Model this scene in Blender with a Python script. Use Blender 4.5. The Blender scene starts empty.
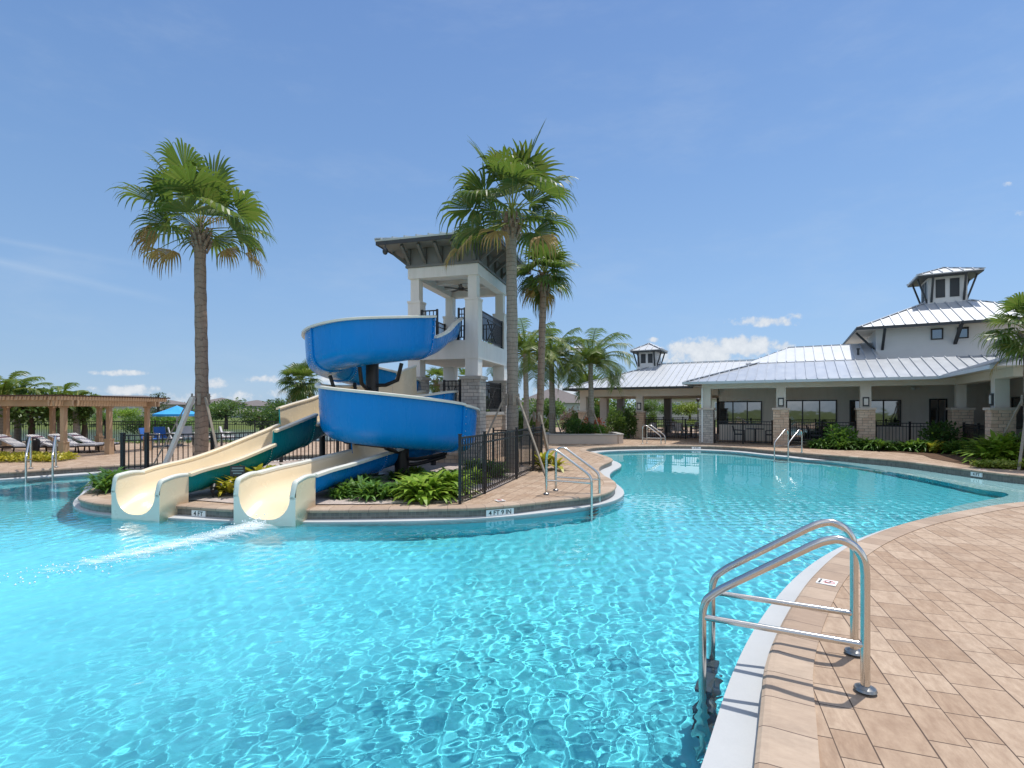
import bpy, math, random
import numpy as np
from mathutils import Vector, Matrix, noise as mnoise
from mathutils.geometry import tessellate_polygon
rad = math.radians
random.seed(7)
SC = bpy.context.scene
COL = SC.collection
F, H, YH = 520.0, 1.7, 409.0          # focal length in pixels, eye height, horizon row (measured off the photograph)


def gp(px, py, z=0.0):
    """ground position (x, y) of a photographed point lying at height z"""
    d = (H - z) * F / (py - YH)
    return ((px - 512) / F * d, d)


def xd(px, d):
    return (px - 512) / F * d


# ------------------------------------------------------------------ objects
def tag(o, label=None, cat=None, group=None, kind=None):
    if label: o['label'] = label
    if cat: o['category'] = cat
    if group: o['group'] = group
    if kind: o['kind'] = kind
    return o


def thing(name, label, cat, loc=(0, 0, 0), rz=0.0, group=None):
    o = bpy.data.objects.new(name, None)
    o.empty_display_size = .2
    COL.objects.link(o)
    o.location = loc
    o.rotation_euler = (0, 0, rz)
    return tag(o, label, cat, group)


def copy_tree(o, parent=None):
    c = o.copy()
    COL.objects.link(c)
    if parent is not None:
        c.parent = parent
    for ch in list(o.children):
        copy_tree(ch, c)
    return c


def again(proto, loc, rz=0.0, label=None, scale=None, group=None):
    c = copy_tree(proto)
    c.location = loc
    c.rotation_euler = (0, 0, rz)
    if scale: c.scale = scale if isinstance(scale, tuple) else (scale,) * 3
    if label: c['label'] = label
    if group: c['group'] = group
    return c


class MB:
    def __init__(s):
        s.v = []; s.f = []; s.sm = []; s.mi = []; s.uv = []

    def add(s, vs, fs, smooth=False, mi=0, uv=None):
        n = len(s.v)
        s.v.extend([tuple(p) for p in vs])
        for k, f in enumerate(fs):
            s.f.append(tuple(i + n for i in f)); s.sm.append(smooth); s.mi.append(mi)
            s.uv.append(uv[k] if uv else None)
        return s

    def box(s, x0, x1, y0, y1, z0, z1, mi=0):
        v = [(x0, y0, z0), (x1, y0, z0), (x1, y1, z0), (x0, y1, z0), (x0, y0, z1), (x1, y0, z1), (x1, y1, z1), (x0, y1, z1)]
        return s.add(v, [(0, 3, 2, 1), (4, 5, 6, 7), (0, 1, 5, 4), (1, 2, 6, 5), (2, 3, 7, 6), (3, 0, 4, 7)], mi=mi)

    def beam(s, p0, p1, w, h, up=(0, 0, 1), mi=0):
        p0 = Vector(p0); p1 = Vector(p1)
        d = (p1 - p0).normalized(); u = Vector(up)
        if abs(d.dot(u)) > .98: u = Vector((0, 1, 0))
        r = d.cross(u).normalized() * (w / 2); t = r.cross(d).normalized() * (h / 2)
        v = [p0 - r - t, p0 + r - t, p0 + r + t, p0 - r + t, p1 - r - t, p1 + r - t, p1 + r + t, p1 - r + t]
        return s.add(v, [(0, 1, 2, 3), (7, 6, 5, 4), (0, 4, 5, 1), (1, 5, 6, 2), (2, 6, 7, 3), (3, 7, 4, 0)], mi=mi)

    def tube(s, pts, r, n=8, caps=True, mi=0):
        pts = [Vector(p) for p in pts]
        rs = r if isinstance(r, (list, tuple)) else [r] * len(pts)
        rings = []; prev = None
        for i, p in enumerate(pts):
            t = (pts[min(i + 1, len(pts) - 1)] - pts[max(i - 1, 0)]).normalized()
            if prev is None:
                a = Vector((0, 0, 1)) if abs(t.z) < .9 else Vector((1, 0, 0))
                prev = t.cross(a).normalized()
            prev = (prev - t * prev.dot(t)).normalized()
            b = t.cross(prev)
            rings.append([p + (prev * math.cos(k * 2 * math.pi / n) + b * math.sin(k * 2 * math.pi / n)) * rs[i] for k in range(n)])
        v = [q for g in rings for q in g]
        f = [(i * n + k, i * n + (k + 1) % n, (i + 1) * n + (k + 1) % n, (i + 1) * n + k) for i in range(len(pts) - 1) for k in range(n)]
        s.add(v, f, smooth=True, mi=mi)
        if caps:
            s.add(rings[0], [tuple(reversed(range(n)))], mi=mi); s.add(rings[-1], [tuple(range(n))], mi=mi)
        return s

    def cyl(s, x, y, z0, z1, r0, r1=None, n=16, mi=0):
        return s.tube([(x, y, z0), (x, y, z1)], [r0, r0 if r1 is None else r1], n, mi=mi)

    def prism(s, poly, z0, z1, mi=0):
        n = len(poly)
        tris = tessellate_polygon([[Vector((p[0], p[1], 0)) for p in poly]])
        v = [(p[0], p[1], z0) for p in poly] + [(p[0], p[1], z1) for p in poly]
        f = [tuple(i + n for i in t) for t in tris] + [tuple(reversed(t)) for t in tris]
        f += [(i, (i + 1) % n, n + (i + 1) % n, n + i) for i in range(n)]
        return s.add(v, f, mi=mi)

    def sheet(s, poly, z, holes=(), mi=0):
        loops = [poly] + list(holes)
        tris = tessellate_polygon([[Vector((p[0], p[1], 0)) for p in l] for l in loops])
        v = [(p[0], p[1], z) for l in loops for p in l]
        fs = []
        for t in tris:
            a, b, c = (v[i] for i in t)
            cr = (b[0] - a[0]) * (c[1] - a[1]) - (b[1] - a[1]) * (c[0] - a[0])
            if abs(cr) < 1e-12: continue
            fs.append(tuple(t) if cr > 0 else tuple(reversed(t)))
        return s.add(v, fs, mi=mi)

    def ball(s, c, rx, ry=None, rz=None, n=8, mi=0):
        ry = rx if ry is None else ry; rz = rx if rz is None else rz
        m = n // 2 + 1
        v = []; f = []
        for i in range(m + 1):
            a = math.pi * i / m
            for k in range(n):
                b = 2 * math.pi * k / n
                v.append((c[0] + rx * math.sin(a) * math.cos(b), c[1] + ry * math.sin(a) * math.sin(b), c[2] - rz * math.cos(a)))
        for i in range(m):
            for k in range(n):
                f.append((i * n + k, i * n + (k + 1) % n, (i + 1) * n + (k + 1) % n, (i + 1) * n + k))
        return s.add(v, f, smooth=True, mi=mi)

    def build(s, name, mats, parent=None, off=None):
        me = bpy.data.meshes.new(name)
        o3 = Vector(off) if off else None
        vs = s.v if o3 is None else [(a - o3.x, b - o3.y, c - o3.z) for a, b, c in s.v]
        me.from_pydata(vs, [], s.f)
        me.polygons.foreach_set('use_smooth', s.sm)
        mats = mats if isinstance(mats, (list, tuple)) else [mats]
        for m in mats: me.materials.append(m)
        if len(mats) > 1: me.polygons.foreach_set('material_index', s.mi)
        if any(u is not None for u in s.uv):
            ul = me.uv_layers.new(name='UVMap')
            for p in me.polygons:
                u = s.uv[p.index]
                if u:
                    for k, li in enumerate(p.loop_indices): ul.data[li].uv = u[k]
        me.validate(); me.update()
        o = bpy.data.objects.new(name, me)
        COL.objects.link(o)
        if parent is not None: o.parent = parent
        return o


def spline(pts, per=12, closed=False):
    """centripetal-like Catmull-Rom through tuples of any length"""
    n = len(pts); out = []
    P = [np.array(p, float) for p in pts]
    rng = range(n) if closed else range(n - 1)
    for i in rng:
        if closed:
            a, b, c, d = P[(i - 1) % n], P[i], P[(i + 1) % n], P[(i + 2) % n]
        else:
            a, b, c, d = P[max(i - 1, 0)], P[i], P[i + 1], P[min(i + 2, n - 1)]
        m = per
        if per < 0: m = max(2, int(np.linalg.norm((c - b)[:2]) / -per * 1.0) if per > -1e-9 else max(2, int(np.linalg.norm((c - b)[:2]) / (-per))))
        l1 = max(1e-6, np.linalg.norm(b - a)); l2 = max(1e-6, np.linalg.norm(c - b)); l3 = max(1e-6, np.linalg.norm(d - c))
        t1 = ((b - a) / l1 * l2 + (c - b)) / 2 if l1 > 1e-5 else (c - b)
        t2 = ((d - c) / l3 * l2 + (c - b)) / 2 if l3 > 1e-5 else (c - b)
        for k in range(m):
            t = k / m
            out.append((2 * t**3 - 3 * t**2 + 1) * b + (t**3 - 2 * t**2 + t) * t1 + (-2 * t**3 + 3 * t**2) * c + (t**3 - t**2) * t2)
    if not closed: out.append(P[-1])
    return out


def inside(x, y, poly):
    c = False; j = len(poly) - 1
    for i in range(len(poly)):
        xi, yi = poly[i][0], poly[i][1]; xj, yj = poly[j][0], poly[j][1]
        if (yi > y) != (yj > y) and x < (xj - xi) * (y - yi) / (yj - yi) + xi: c = not c
        j = i
    return c


# ------------------------------------------------------------------ materials
class Mt:
    def __init__(s, name):
        s.m = bpy.data.materials.new(name); s.m.use_nodes = True
        s.nt = s.m.node_tree; s.b = s.nt.nodes['Principled BSDF']; s.out = s.nt.nodes['Material Output']

    def n(s, typ, ins=None, **props):
        nd = s.nt.nodes.new('ShaderNode' + typ)
        for k, v in props.items(): setattr(nd, k, v)
        for k, v in (ins or {}).items():
            if hasattr(v, 'is_output'): s.nt.links.new(v, nd.inputs[k])
            else: nd.inputs[k].default_value = v
        return nd

    def link(s, a, b): s.nt.links.new(a, b)

    def set(s, **kw):
        names = dict(col='Base Color', rough='Roughness', metal='Metallic', spec='Specular IOR Level', coat='Coat Weight', trans='Transmission Weight', ior='IOR', normal='Normal', emis='Emission Color', es='Emission Strength', alpha='Alpha')
        for k, v in kw.items():
            i = s.b.inputs[names[k]]
            if hasattr(v, 'is_output'): s.nt.links.new(v, i)
            else: i.default_value = (*v, 1) if isinstance(v, tuple) and len(v) == 3 else v
        return s

    def math(s, op, a, b=None, c=None, clamp=False):
        nd = s.nt.nodes.new('ShaderNodeMath'); nd.operation = op; nd.use_clamp = clamp
        for i, v in enumerate((a, b, c)):
            if v is None: continue
            if hasattr(v, 'is_output'): s.nt.links.new(v, nd.inputs[i])
            else: nd.inputs[i].default_value = v
        return nd.outputs[0]

    def mix(s, fac, a, b, mode='MIX'):
        nd = s.nt.nodes.new('ShaderNodeMix'); nd.data_type = 'RGBA'; nd.blend_type = mode
        for i, v in ((0, fac), (6, a), (7, b)):
            if hasattr(v, 'is_output'): s.nt.links.new(v, nd.inputs[i])
            else: nd.inputs[i].default_value = (*v, 1) if isinstance(v, tuple) and len(v) == 3 else v
        return nd.outputs[2]

    def ramp(s, fac, stops):
        nd = s.nt.nodes.new('ShaderNodeValToRGB')
        el = nd.color_ramp.elements
        while len(el) < len(stops): el.new(.5)
        for e, (p, c) in zip(el, stops):
            e.position = p; e.color = (*c, 1) if len(c) == 3 else c
        s.nt.links.new(fac, nd.inputs[0])
        return nd.outputs[0]

    def noise(s, scale, detail=4, vec=None, rough=.55, out=0):
        ins = {'Scale': scale, 'Detail': detail, 'Roughness': rough}
        if vec is not None: ins['Vector'] = vec
        return s.n('TexNoise', ins).outputs[out]

    def pos(s): return s.n('NewGeometry').outputs['Position']
    def obj(s): return s.n('TexCoord').outputs['Object']

    def bump(s, h, strength=.3, dist=.01):
        return s.n('Bump', {'Height': h, 'Strength': strength, 'Distance': dist}).outputs[0]


def sc(c, k): return tuple(min(1, x * k) for x in c)


def simple(name, col, rough=.5, metal=0.0, var=.12, vs=5.0, bump=0.0, bs=60.0, spec=.5, coat=0.0, dirt=None, bdist=.004):
    t = Mt(name); o = t.obj()
    n = t.noise(vs, 5, o)
    c = t.mix(n, sc(col, 1 - var), sc(col, 1 + var))
    if dirt:
        d = t.ramp(t.noise(vs * .55, 6, o, .7), [(.48, (0, 0, 0)), (.75, (1, 1, 1))])
        c = t.mix(t.math('MULTIPLY', d, dirt[1]), c, dirt[0])
    t.set(col=c, metal=metal, spec=spec, coat=coat)
    r = t.math('MULTIPLY_ADD', t.noise(vs * 2.3, 3, o), rough * .5, rough * .75)
    t.set(rough=r)
    if bump:
        t.set(normal=t.bump(t.noise(bs, 3, o), bump, bdist))
    return t.m


def leafmat(name, c1, c2, c3=None, trans=.34, rough=.42):
    t = Mt(name)
    rnd = t.n('NewGeometry').outputs['Random Per Island']
    orn = t.n('ObjectInfo').outputs['Random']
    st = [(0, c1), (.55, c2), (1, c3 or c2)]
    c = t.ramp(rnd, st)
    c = t.mix(.35, c, t.mix(orn, sc(c1, .85), sc(c2, 1.15)))
    t.set(col=c, rough=rough, spec=.35)
    tl = t.n('BsdfTranslucent', {'Color': t.mix(.5, c, (.25, .38, .04))})
    mx = t.n('MixShader', {0: trans, 1: t.b.outputs[0], 2: tl.outputs[0]})
    t.link(mx.outputs[0], t.out.inputs[0])
    return t.m


def shellmat(name, col, fade):
    t = Mt(name); o = t.obj()
    st = t.noise(1.0, 6, t.n('Mapping', {'Vector': o, 'Scale': (3.2, 3.2, .7)}).outputs[0], .68)
    bl = t.noise(.9, 4, o)
    k = t.math('MULTIPLY', t.ramp(st, [(.42, (0, 0, 0)), (.78, (1, 1, 1))]), t.math('MULTIPLY', bl, .26))
    c = t.mix(bl, sc(col, .9), sc(col, 1.06)); c = t.mix(k, c, fade)
    t.set(col=c, spec=.25, rough=t.math('MULTIPLY_ADD', st, .3, .12), normal=t.bump(t.noise(2.5, 3, o), .06, .03))
    return t.m


def brickcoord(t, u_dir=None):
    """(distance along the wall, height) for faces of any heading"""
    g = t.n('NewGeometry')
    cr = t.n('VectorMath', {0: g.outputs['Normal'], 1: (0, 0, 1)}, operation='CROSS_PRODUCT')
    nm = t.n('VectorMath', {0: cr.outputs[0]}, operation='NORMALIZE')
    dt = t.n('VectorMath', {0: g.outputs['Position'], 1: nm.outputs[0]}, operation='DOT_PRODUCT')
    z = t.n('SeparateXYZ', {0: g.outputs['Position']}).outputs[2]
    return t.n('CombineXYZ', {0: dt.outputs['Value'], 1: z}).outputs[0]


def stonemat(name, a, b, mortar, bw=.3, rh=.085, vary=.5):
    t = Mt(name); v = brickcoord(t)
    br = t.n('TexBrick', {'Vector': v, 'Color1': (*a, 1), 'Color2': (*b, 1), 'Mortar': (*mortar, 1), 'Scale': 1.0, 'Mortar Size': .006, 'Mortar Smooth': .2, 'Bias': 0.0, 'Brick Width': bw, 'Row Height': rh}, offset=.37, offset_frequency=2, squash=.6, squash_frequency=3)
    n = t.noise(9, 6, t.pos(), .65)
    c = t.mix(vary, br.outputs[0], t.mix(n, sc(a, .55), sc(b, 1.35)), 'MIX')
    c = t.mix(br.outputs['Fac'], c, mortar)
    hgt = t.math('ADD', t.math('MULTIPLY', br.outputs['Fac'], -1.0), t.math('MULTIPLY', t.noise(30, 4, t.pos()), .7))
    t.set(col=c, rough=.85, spec=.2, normal=t.bump(hgt, .8, .02))
    return t.m


M = {}
M['white_stucco'] = simple('white_stucco', (.74, .73, .71), .85, var=.05, vs=1.2, bump=.25, bs=90, spec=.2, dirt=((.5, .48, .44), .18))
M['tower_white'] = simple('tower_white', (.78, .77, .75), .85, var=.04, vs=1.4, bump=.2, bs=90, spec=.2, dirt=((.55, .53, .5), .15))
M['beige_stucco'] = simple('beige_stucco', (.80, .74, .66), .88, var=.05, vs=1.0, bump=.25, bs=90, spec=.2, dirt=((.42, .37, .31), .2))
M['bracket_grey'] = simple('bracket_grey', (.13, .13, .125), .6)
M['trim_beige'] = simple('trim_beige', (.72, .67, .59), .8, var=.05, vs=2, spec=.25, dirt=((.45, .4, .34), .2))
M['grey_siding'] = simple('grey_siding', (.20, .205, .20), .7, var=.08, vs=2, spec=.3)
M['dark_trim'] = simple('dark_trim', (.045, .05, .055), .5, var=.15, vs=4, spec=.4)
M['bronze_frame'] = simple('bronze_frame', (.012, .013, .014), .4, var=.2, vs=5, spec=.5)
M['black_metal'] = simple('black_metal', (.012, .012, .014), .42, var=.3, vs=9, spec=.5)
M['steel'] = simple('steel', (.62, .60, .56), .2, 1.0, var=.08, vs=14, bump=.03, bs=120)
M['dull_steel'] = simple('dull_steel', (.3, .3, .29), .35, 1.0, var=.15, vs=20)
M['blue_shell'] = simple('blue_shell', (.0, .225, .66), .25, var=.08, vs=1.3, coat=0, spec=.22, dirt=((.0, .23, .58), .3))
M['teal_shell'] = simple('teal_shell', (.004, .25, .28), .24, var=.10, vs=1.3, coat=0, spec=.25, dirt=((.03, .25, .27), .25))
M['cream'] = simple('cream', (.82, .68, .46), .26, var=.06, vs=1.5, coat=.25, dirt=((.66, .54, .38), .25))
M['rim_cream'] = simple('rim_cream', (.74, .72, .62), .35, var=.07, vs=2.5, coat=.15, dirt=((.5, .48, .4), .3))
M['lip'] = simple('lip', (.74, .74, .64), .3, var=.06, vs=2, coat=.2)
M['bolt'] = simple('bolt', (.55, .6, .65), .35, .3)
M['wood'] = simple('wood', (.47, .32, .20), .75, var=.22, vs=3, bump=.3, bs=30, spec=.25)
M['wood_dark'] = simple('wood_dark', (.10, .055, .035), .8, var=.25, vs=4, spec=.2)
M['brace_pale'] = simple('brace_pale', (.58, .55, .49), .8, var=.12, vs=5, bump=.2, bs=40, spec=.2)
M['brace_wood'] = simple('brace_wood', (.30, .26, .21), .85, var=.25, vs=5, bump=.3, bs=40, spec=.15)
M['concrete'] = simple('concrete', (.42, .40, .37), .9, var=.1, vs=3, bump=.3, bs=70, spec=.2)
M['planter'] = simple('planter', (.58, .5, .42), .88, var=.12, vs=2, bump=.3, bs=50, spec=.2)
M['wicker'] = simple('wicker', (.05, .032, .022), .7, var=.3, vs=30, bump=.4, bs=120)
M['cloth_white'] = simple('cloth_white', (.74, .72, .72), .9, var=.05, vs=6, bump=.3, bs=80)
M['cloth_plum'] = simple('cloth_plum', (.16, .07, .11), .9, var=.1, vs=6)
M['umbrella_blue'] = simple('umbrella_blue', (.04, .34, .72), .8, var=.06, vs=3)
M['cloth_blue'] = simple('cloth_blue', (.04, .16, .5), .85, var=.1, vs=4)
M['white_paint'] = simple('white_paint', (.78, .78, .76), .5, var=.04)
M['sign_black'] = simple('sign_black', (.03, .03, .032), .5)
M['sign_red'] = simple('sign_red', (.5, .03, .03), .5)
M['lamp_glass'] = simple('lamp_glass', (.7, .68, .62), .4)
M['stone_tan'] = stonemat('stone_tan', (.58, .35, .23), (.84, .65, .49), (.26, .21, .17), .34, .12)
M['stone_grey'] = stonemat('stone_grey', (.28, .27, .26), (.66, .60, .53), (.18, .17, .16), .32, .11)


M['blue_shell'] = shellmat('blue_shell', (.0, .225, .66), (.06, .30, .62))
M['teal_shell'] = shellmat('teal_shell', (.004, .27, .29), (.07, .36, .36))


def stucco(name, col, grime):
    t = Mt(name); o = t.obj()
    st = t.ramp(t.noise(1.0, 7, t.n('Mapping', {'Vector': o, 'Scale': (4, 4, .45)}).outputs[0], .7), [(.45, (0, 0, 0)), (.8, (1, 1, 1))])
    k = t.math('MULTIPLY', st, t.math('MULTIPLY', t.noise(.8, 4, o), .55))
    c = t.mix(k, t.mix(t.noise(2.0, 5, o), sc(col, .95), sc(col, 1.03)), grime)
    t.set(col=c, rough=.88, spec=.2, normal=t.bump(t.noise(75, 4, o), .35, .006))
    return t.m


M['white_stucco'] = stucco('white_stucco', (.74, .73, .71), (.42, .40, .36))
M['tower_white'] = stucco('tower_white', (.78, .77, .75), (.45, .43, .39))
M['beige_stucco'] = stucco('beige_stucco', (.80, .74, .66), (.5, .44, .36))


def window_glass():
    t = Mt('window_glass'); o = t.pos()
    n = t.noise(.8, 3, o)
    t.set(col=t.mix(n, (.006, .010, .012), (.02, .035, .045)), rough=.03, spec=1.0, ior=2.1, normal=t.bump(t.noise(1.3, 2, o), .05, .05))
    return t.m


M['glass'] = window_glass()
M['interior_dark'] = simple('interior_dark', (.05, .045, .04), .8)


def roofmat(name, col, metal=.55, rough=.34):
    t = Mt(name); o = t.obj()
    n = t.noise(.9, 5, o, .6)
    t.set(col=t.mix(n, sc(col, .9), sc(col, 1.06)), metal=metal, spec=.5,
          rough=t.math('MULTIPLY_ADD', t.noise(3, 4, o), .16, rough - .06), normal=t.bump(t.noise(2.2, 2, o), .10, .03))
    return t.m


M['roof'] = roofmat('roof_metal', (.53, .55, .57), .3, .42)
M['roof_porch'] = roofmat('roof_porch', (.46, .49, .53), .55, .34)
M['roof_tower'] = roofmat('roof_tower', (.55, .60, .62), .4, .36)
M['roof_shingle'] = simple('roof_shingle', (.16, .14, .135), .9, var=.2, vs=3, bump=.3, bs=20)
M['house_wall'] = simple('house_wall', (.5, .46, .41), .9, var=.06, vs=.6)
M['house_wall2'] = simple('house_wall2', (.42, .45, .46), .9, var=.06, vs=.6)


def siding(name, col):
    t = Mt(name)
    z = t.n('SeparateXYZ', {0: t.pos()}).outputs[2]
    w = t.math('FRACT', t.math('MULTIPLY', z, 7.0))
    t.set(col=t.mix(t.noise(1.4, 4, t.obj()), sc(col, .93), sc(col, 1.05)), rough=.75, spec=.25, normal=t.bump(w, .5, .015))
    return t.m


M['siding'] = siding('lap_siding', (.74, .75, .76))


def paver():
    t = Mt('paver'); p = t.pos(); s = t.n('SeparateXYZ', {0: p})
    a = rad(70)
    u = t.math('ADD', t.math('MULTIPLY', s.outputs[0], math.cos(a)), t.math('MULTIPLY', s.outputs[1], math.sin(a)))
    v = t.math('SUBTRACT', t.math('MULTIPLY', s.outputs[0], math.sin(a)), t.math('MULTIPLY', s.outputs[1], math.cos(a)))
    v2 = t.math('ADD', v, t.math('MULTIPLY', t.math('SINE', t.math('MULTIPLY', v, 9.7)), .035))
    vec = t.n('CombineXYZ', {0: u, 1: v2}).outputs[0]
    br = t.n('TexBrick', {'Vector': vec, 'Color1': (.375, .27, .19, 1), 'Color2': (.485, .375, .28, 1), 'Mortar': (.12, .08, .06, 1), 'Scale': 1.0, 'Mortar Size': .0042, 'Mortar Smooth': .25, 'Bias': -.05, 'Brick Width': .36, 'Row Height': .212}, offset=.42, offset_frequency=2, squash=.68, squash_frequency=3)
    st = t.n('Mapping', {'Vector': vec, 'Scale': (7, 17, 1)}).outputs[0]
    n1 = t.noise(1.0, 8, st, .7)
    n2 = t.noise(.55, 4, p)
    n3 = t.noise(55, 4, p, .7)
    c = t.mix(t.ramp(n1, [(.35, (0, 0, 0)), (.65, (1, 1, 1))]), t.mix(1, br.outputs[0], (.80, .76, .73), 'MULTIPLY'), t.mix(1, br.outputs[0], (1.13, 1.14, 1.13), 'MULTIPLY'))
    c = t.mix(.22, c, t.mix(n2, t.mix(1, c, (.86, .8, .78), 'MULTIPLY'), t.mix(1, c, (1.1, 1.1, 1.08), 'MULTIPLY')))
    c = t.mix(t.math('MULTIPLY', n3, .22), c, (.26, .17, .12))
    stn = t.ramp(t.noise(1.1, 7, p, .72), [(.52, (0, 0, 0)), (.74, (1, 1, 1))])
    c = t.mix(t.math('MULTIPLY', stn, .34), c, (.20, .15, .115))
    c = t.mix(br.outputs['Fac'], c, (.10, .07, .052))
    h = t.math('SUBTRACT', t.math('ADD', t.math('MULTIPLY', n3, .22), t.math('MULTIPLY', n1, .3)), t.math('MULTIPLY', br.outputs['Fac'], 1.2))
    t.set(col=c, rough=.82, spec=.25, normal=t.bump(h, .5, .008))
    return t.m


def coping():
    t = Mt('coping'); uv = t.n('TexCoord').outputs['UV']; s = t.n('SeparateXYZ', {0: uv})
    br = t.n('TexBrick', {'Vector': uv, 'Color1': (.37, .275, .205, 1), 'Color2': (.50, .40, .31, 1), 'Mortar': (.14, .10, .08, 1), 'Scale': 1.0, 'Mortar Size': .004, 'Mortar Smooth': .3, 'Bias': 0, 'Brick Width': .33, 'Row Height': 1.0}, offset=0.0, offset_frequency=2, squash=1, squash_frequency=1)
    st = t.n('Mapping', {'Vector': uv, 'Scale': (22, 7, 1)}).outputs[0]
    n1 = t.noise(1.0, 8, st, .7); n3 = t.noise(60, 3, t.pos())
    c = t.mix(n1, t.mix(1, br.outputs[0], (.72, .68, .66), 'MULTIPLY'), t.mix(1, br.outputs[0], (1.2, 1.2, 1.18), 'MULTIPLY'))
    stn = t.ramp(t.noise(2.3, 7, t.pos(), .72), [(.48, (0, 0, 0)), (.72, (1, 1, 1))])
    c = t.mix(t.math('MULTIPLY', stn, .38), c, (.21, .165, .13))
    c = t.mix(br.outputs['Fac'], c, (.12, .085, .07))
    h = t.math('SUBTRACT', t.math('MULTIPLY', n3, .4), br.outputs['Fac'])
    t.set(col=c, rough=.78, spec=.25, normal=t.bump(h, .4, .006))
    return t.m


def tilemat():
    t = Mt('waterline_tile'); uv = t.n('TexCoord').outputs['UV']
    br = t.n('TexBrick', {'Vector': uv, 'Color1': (.075, .075, .07, 1), 'Color2': (.17, .16, .145, 1), 'Mortar': (.2, .19, .18, 1), 'Scale': 1.0, 'Mortar Size': .004, 'Brick Width': .075, 'Row Height': .075}, offset=0, squash=1)
    n = t.noise(14, 5, t.pos(), .7)
    c = t.mix(t.math('MULTIPLY', n, .5), br.outputs[0], (.24, .2, .16))
    t.set(col=c, rough=.35, spec=.5, normal=t.bump(br.outputs['Fac'], -.3, .004))
    return t.m


def plaster(name, c1, c2, rough=.7):
    t = Mt(name); p = t.pos()
    n = t.noise(2.2, 6, p, .65); f = t.noise(80, 3, p)
    c = t.mix(n, c1, c2)
    t.set(col=t.mix(t.math('MULTIPLY', f, .2), c, sc(c1, .7)), rough=rough, spec=.3, normal=t.bump(f, .25, .004))
    return t.m


M['paver'] = paver(); M['coping'] = coping(); M['tile'] = tilemat()
M['ledge'] = plaster('ledge_plaster', (.42, .44, .45), (.55, .56, .56))
M['shelf'] = plaster('shelf_plaster', (.50, .80, .82), (.60, .86, .88))
M['basin'] = plaster('basin_plaster', (.125, .71, .82), (.17, .77, .87))


def watermat():
    t = Mt('pool_water'); p = t.pos(); s = t.n('SeparateXYZ', {0: p})
    t.set(col=(.80, .985, 1.0), rough=.0, trans=1.0, ior=1.33, spec=.5)
    # aerated water in the splash-down zone of the slides: fine bubbles scatter a pale cyan
    dx = t.math('DIVIDE', t.math('ADD', s.outputs[0], 5.4), 4.8)
    dy = t.math('DIVIDE', t.math('SUBTRACT', s.outputs[1], 5.0), 3.8)
    r2 = t.math('ADD', t.math('MULTIPLY', dx, dx), t.math('MULTIPLY', dy, dy))
    k = t.math('SUBTRACT', 1.25, r2)
    k = t.math('MULTIPLY', t.math('ADD', k, t.math('MULTIPLY', t.math('SUBTRACT', t.noise(.9, 5, p, .6), .5), 1.1)), .75, clamp=True)
    k = t.math('MULTIPLY', k, .6)
    df = t.n('BsdfDiffuse', {'Color': (.17, .66, .79, 1)})
    mx = t.n('MixShader', {0: k, 1: t.b.outputs[0], 2: df.outputs[0]})
    t.link(mx.outputs[0], t.out.inputs[0])
    return t.m


M['water'] = watermat()


def lakemat():
    t = Mt('lake_water')
    t.set(col=(.05, .085, .11), rough=.08, spec=.6, normal=t.bump(t.noise(1.5, 4, t.pos()), .25, .06))
    return t.m


M['lake'] = lakemat()


def lawn():
    t = Mt('lawn'); p = t.pos()
    n = t.noise(.35, 6, p, .65); f = t.noise(14, 4, p)
    c = t.mix(n, (.055, .10, .025), (.13, .17, .045))
    t.set(col=t.mix(t.math('MULTIPLY', f, .5), c, (.16, .15, .06)), rough=.9, spec=.15, normal=t.bump(f, .5, .03))
    return t.m


M['lawn'] = lawn()


def gravel(name, a, b, sca=26):
    t = Mt(name); p = t.pos()
    v = t.n('TexVoronoi', {'Vector': p, 'Scale': sca})
    n = t.noise(1.6, 5, p)
    rr = t.n('SeparateColor', {0: v.outputs['Color']}).outputs[0]
    c = t.mix(t.math('MULTIPLY', t.math('ADD', rr, n), .5), a, b)
    t.set(col=c, rough=.9, spec=.2, normal=t.bump(v.outputs['Distance'], -.9, .03))
    return t.m


M['gravel'] = gravel('bed_gravel', (.30, .24, .21), (.58, .50, .45))
M['mulch'] = gravel('mulch', (.05, .03, .02), (.17, .10, .06), 22)


def bark(name, a, b, ring=9.0, rs=.7):
    t = Mt(name); p = t.obj(); s = t.n('SeparateXYZ', {0: p})
    zz = t.math('ADD', t.math('MULTIPLY', s.outputs[2], ring), t.math('MULTIPLY', t.noise(3.5, 4, p), rs * 2))
    fr = t.math('FRACT', zz)
    n = t.noise(9, 6, t.n('Mapping', {'Vector': p, 'Scale': (3, 3, .7)}).outputs[0], .7)
    c = t.mix(n, a, b)
    c = t.mix(t.ramp(fr, [(.0, (.6,) * 3), (.22, (0, 0, 0)), (1, (0, 0, 0))]), c, sc(a, .35))
    h = t.math('ADD', t.math('MULTIPLY', fr, 1.4), n)
    t.set(col=c, rough=.9, spec=.15, normal=t.bump(h, .8, .025))
    return t.m


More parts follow.
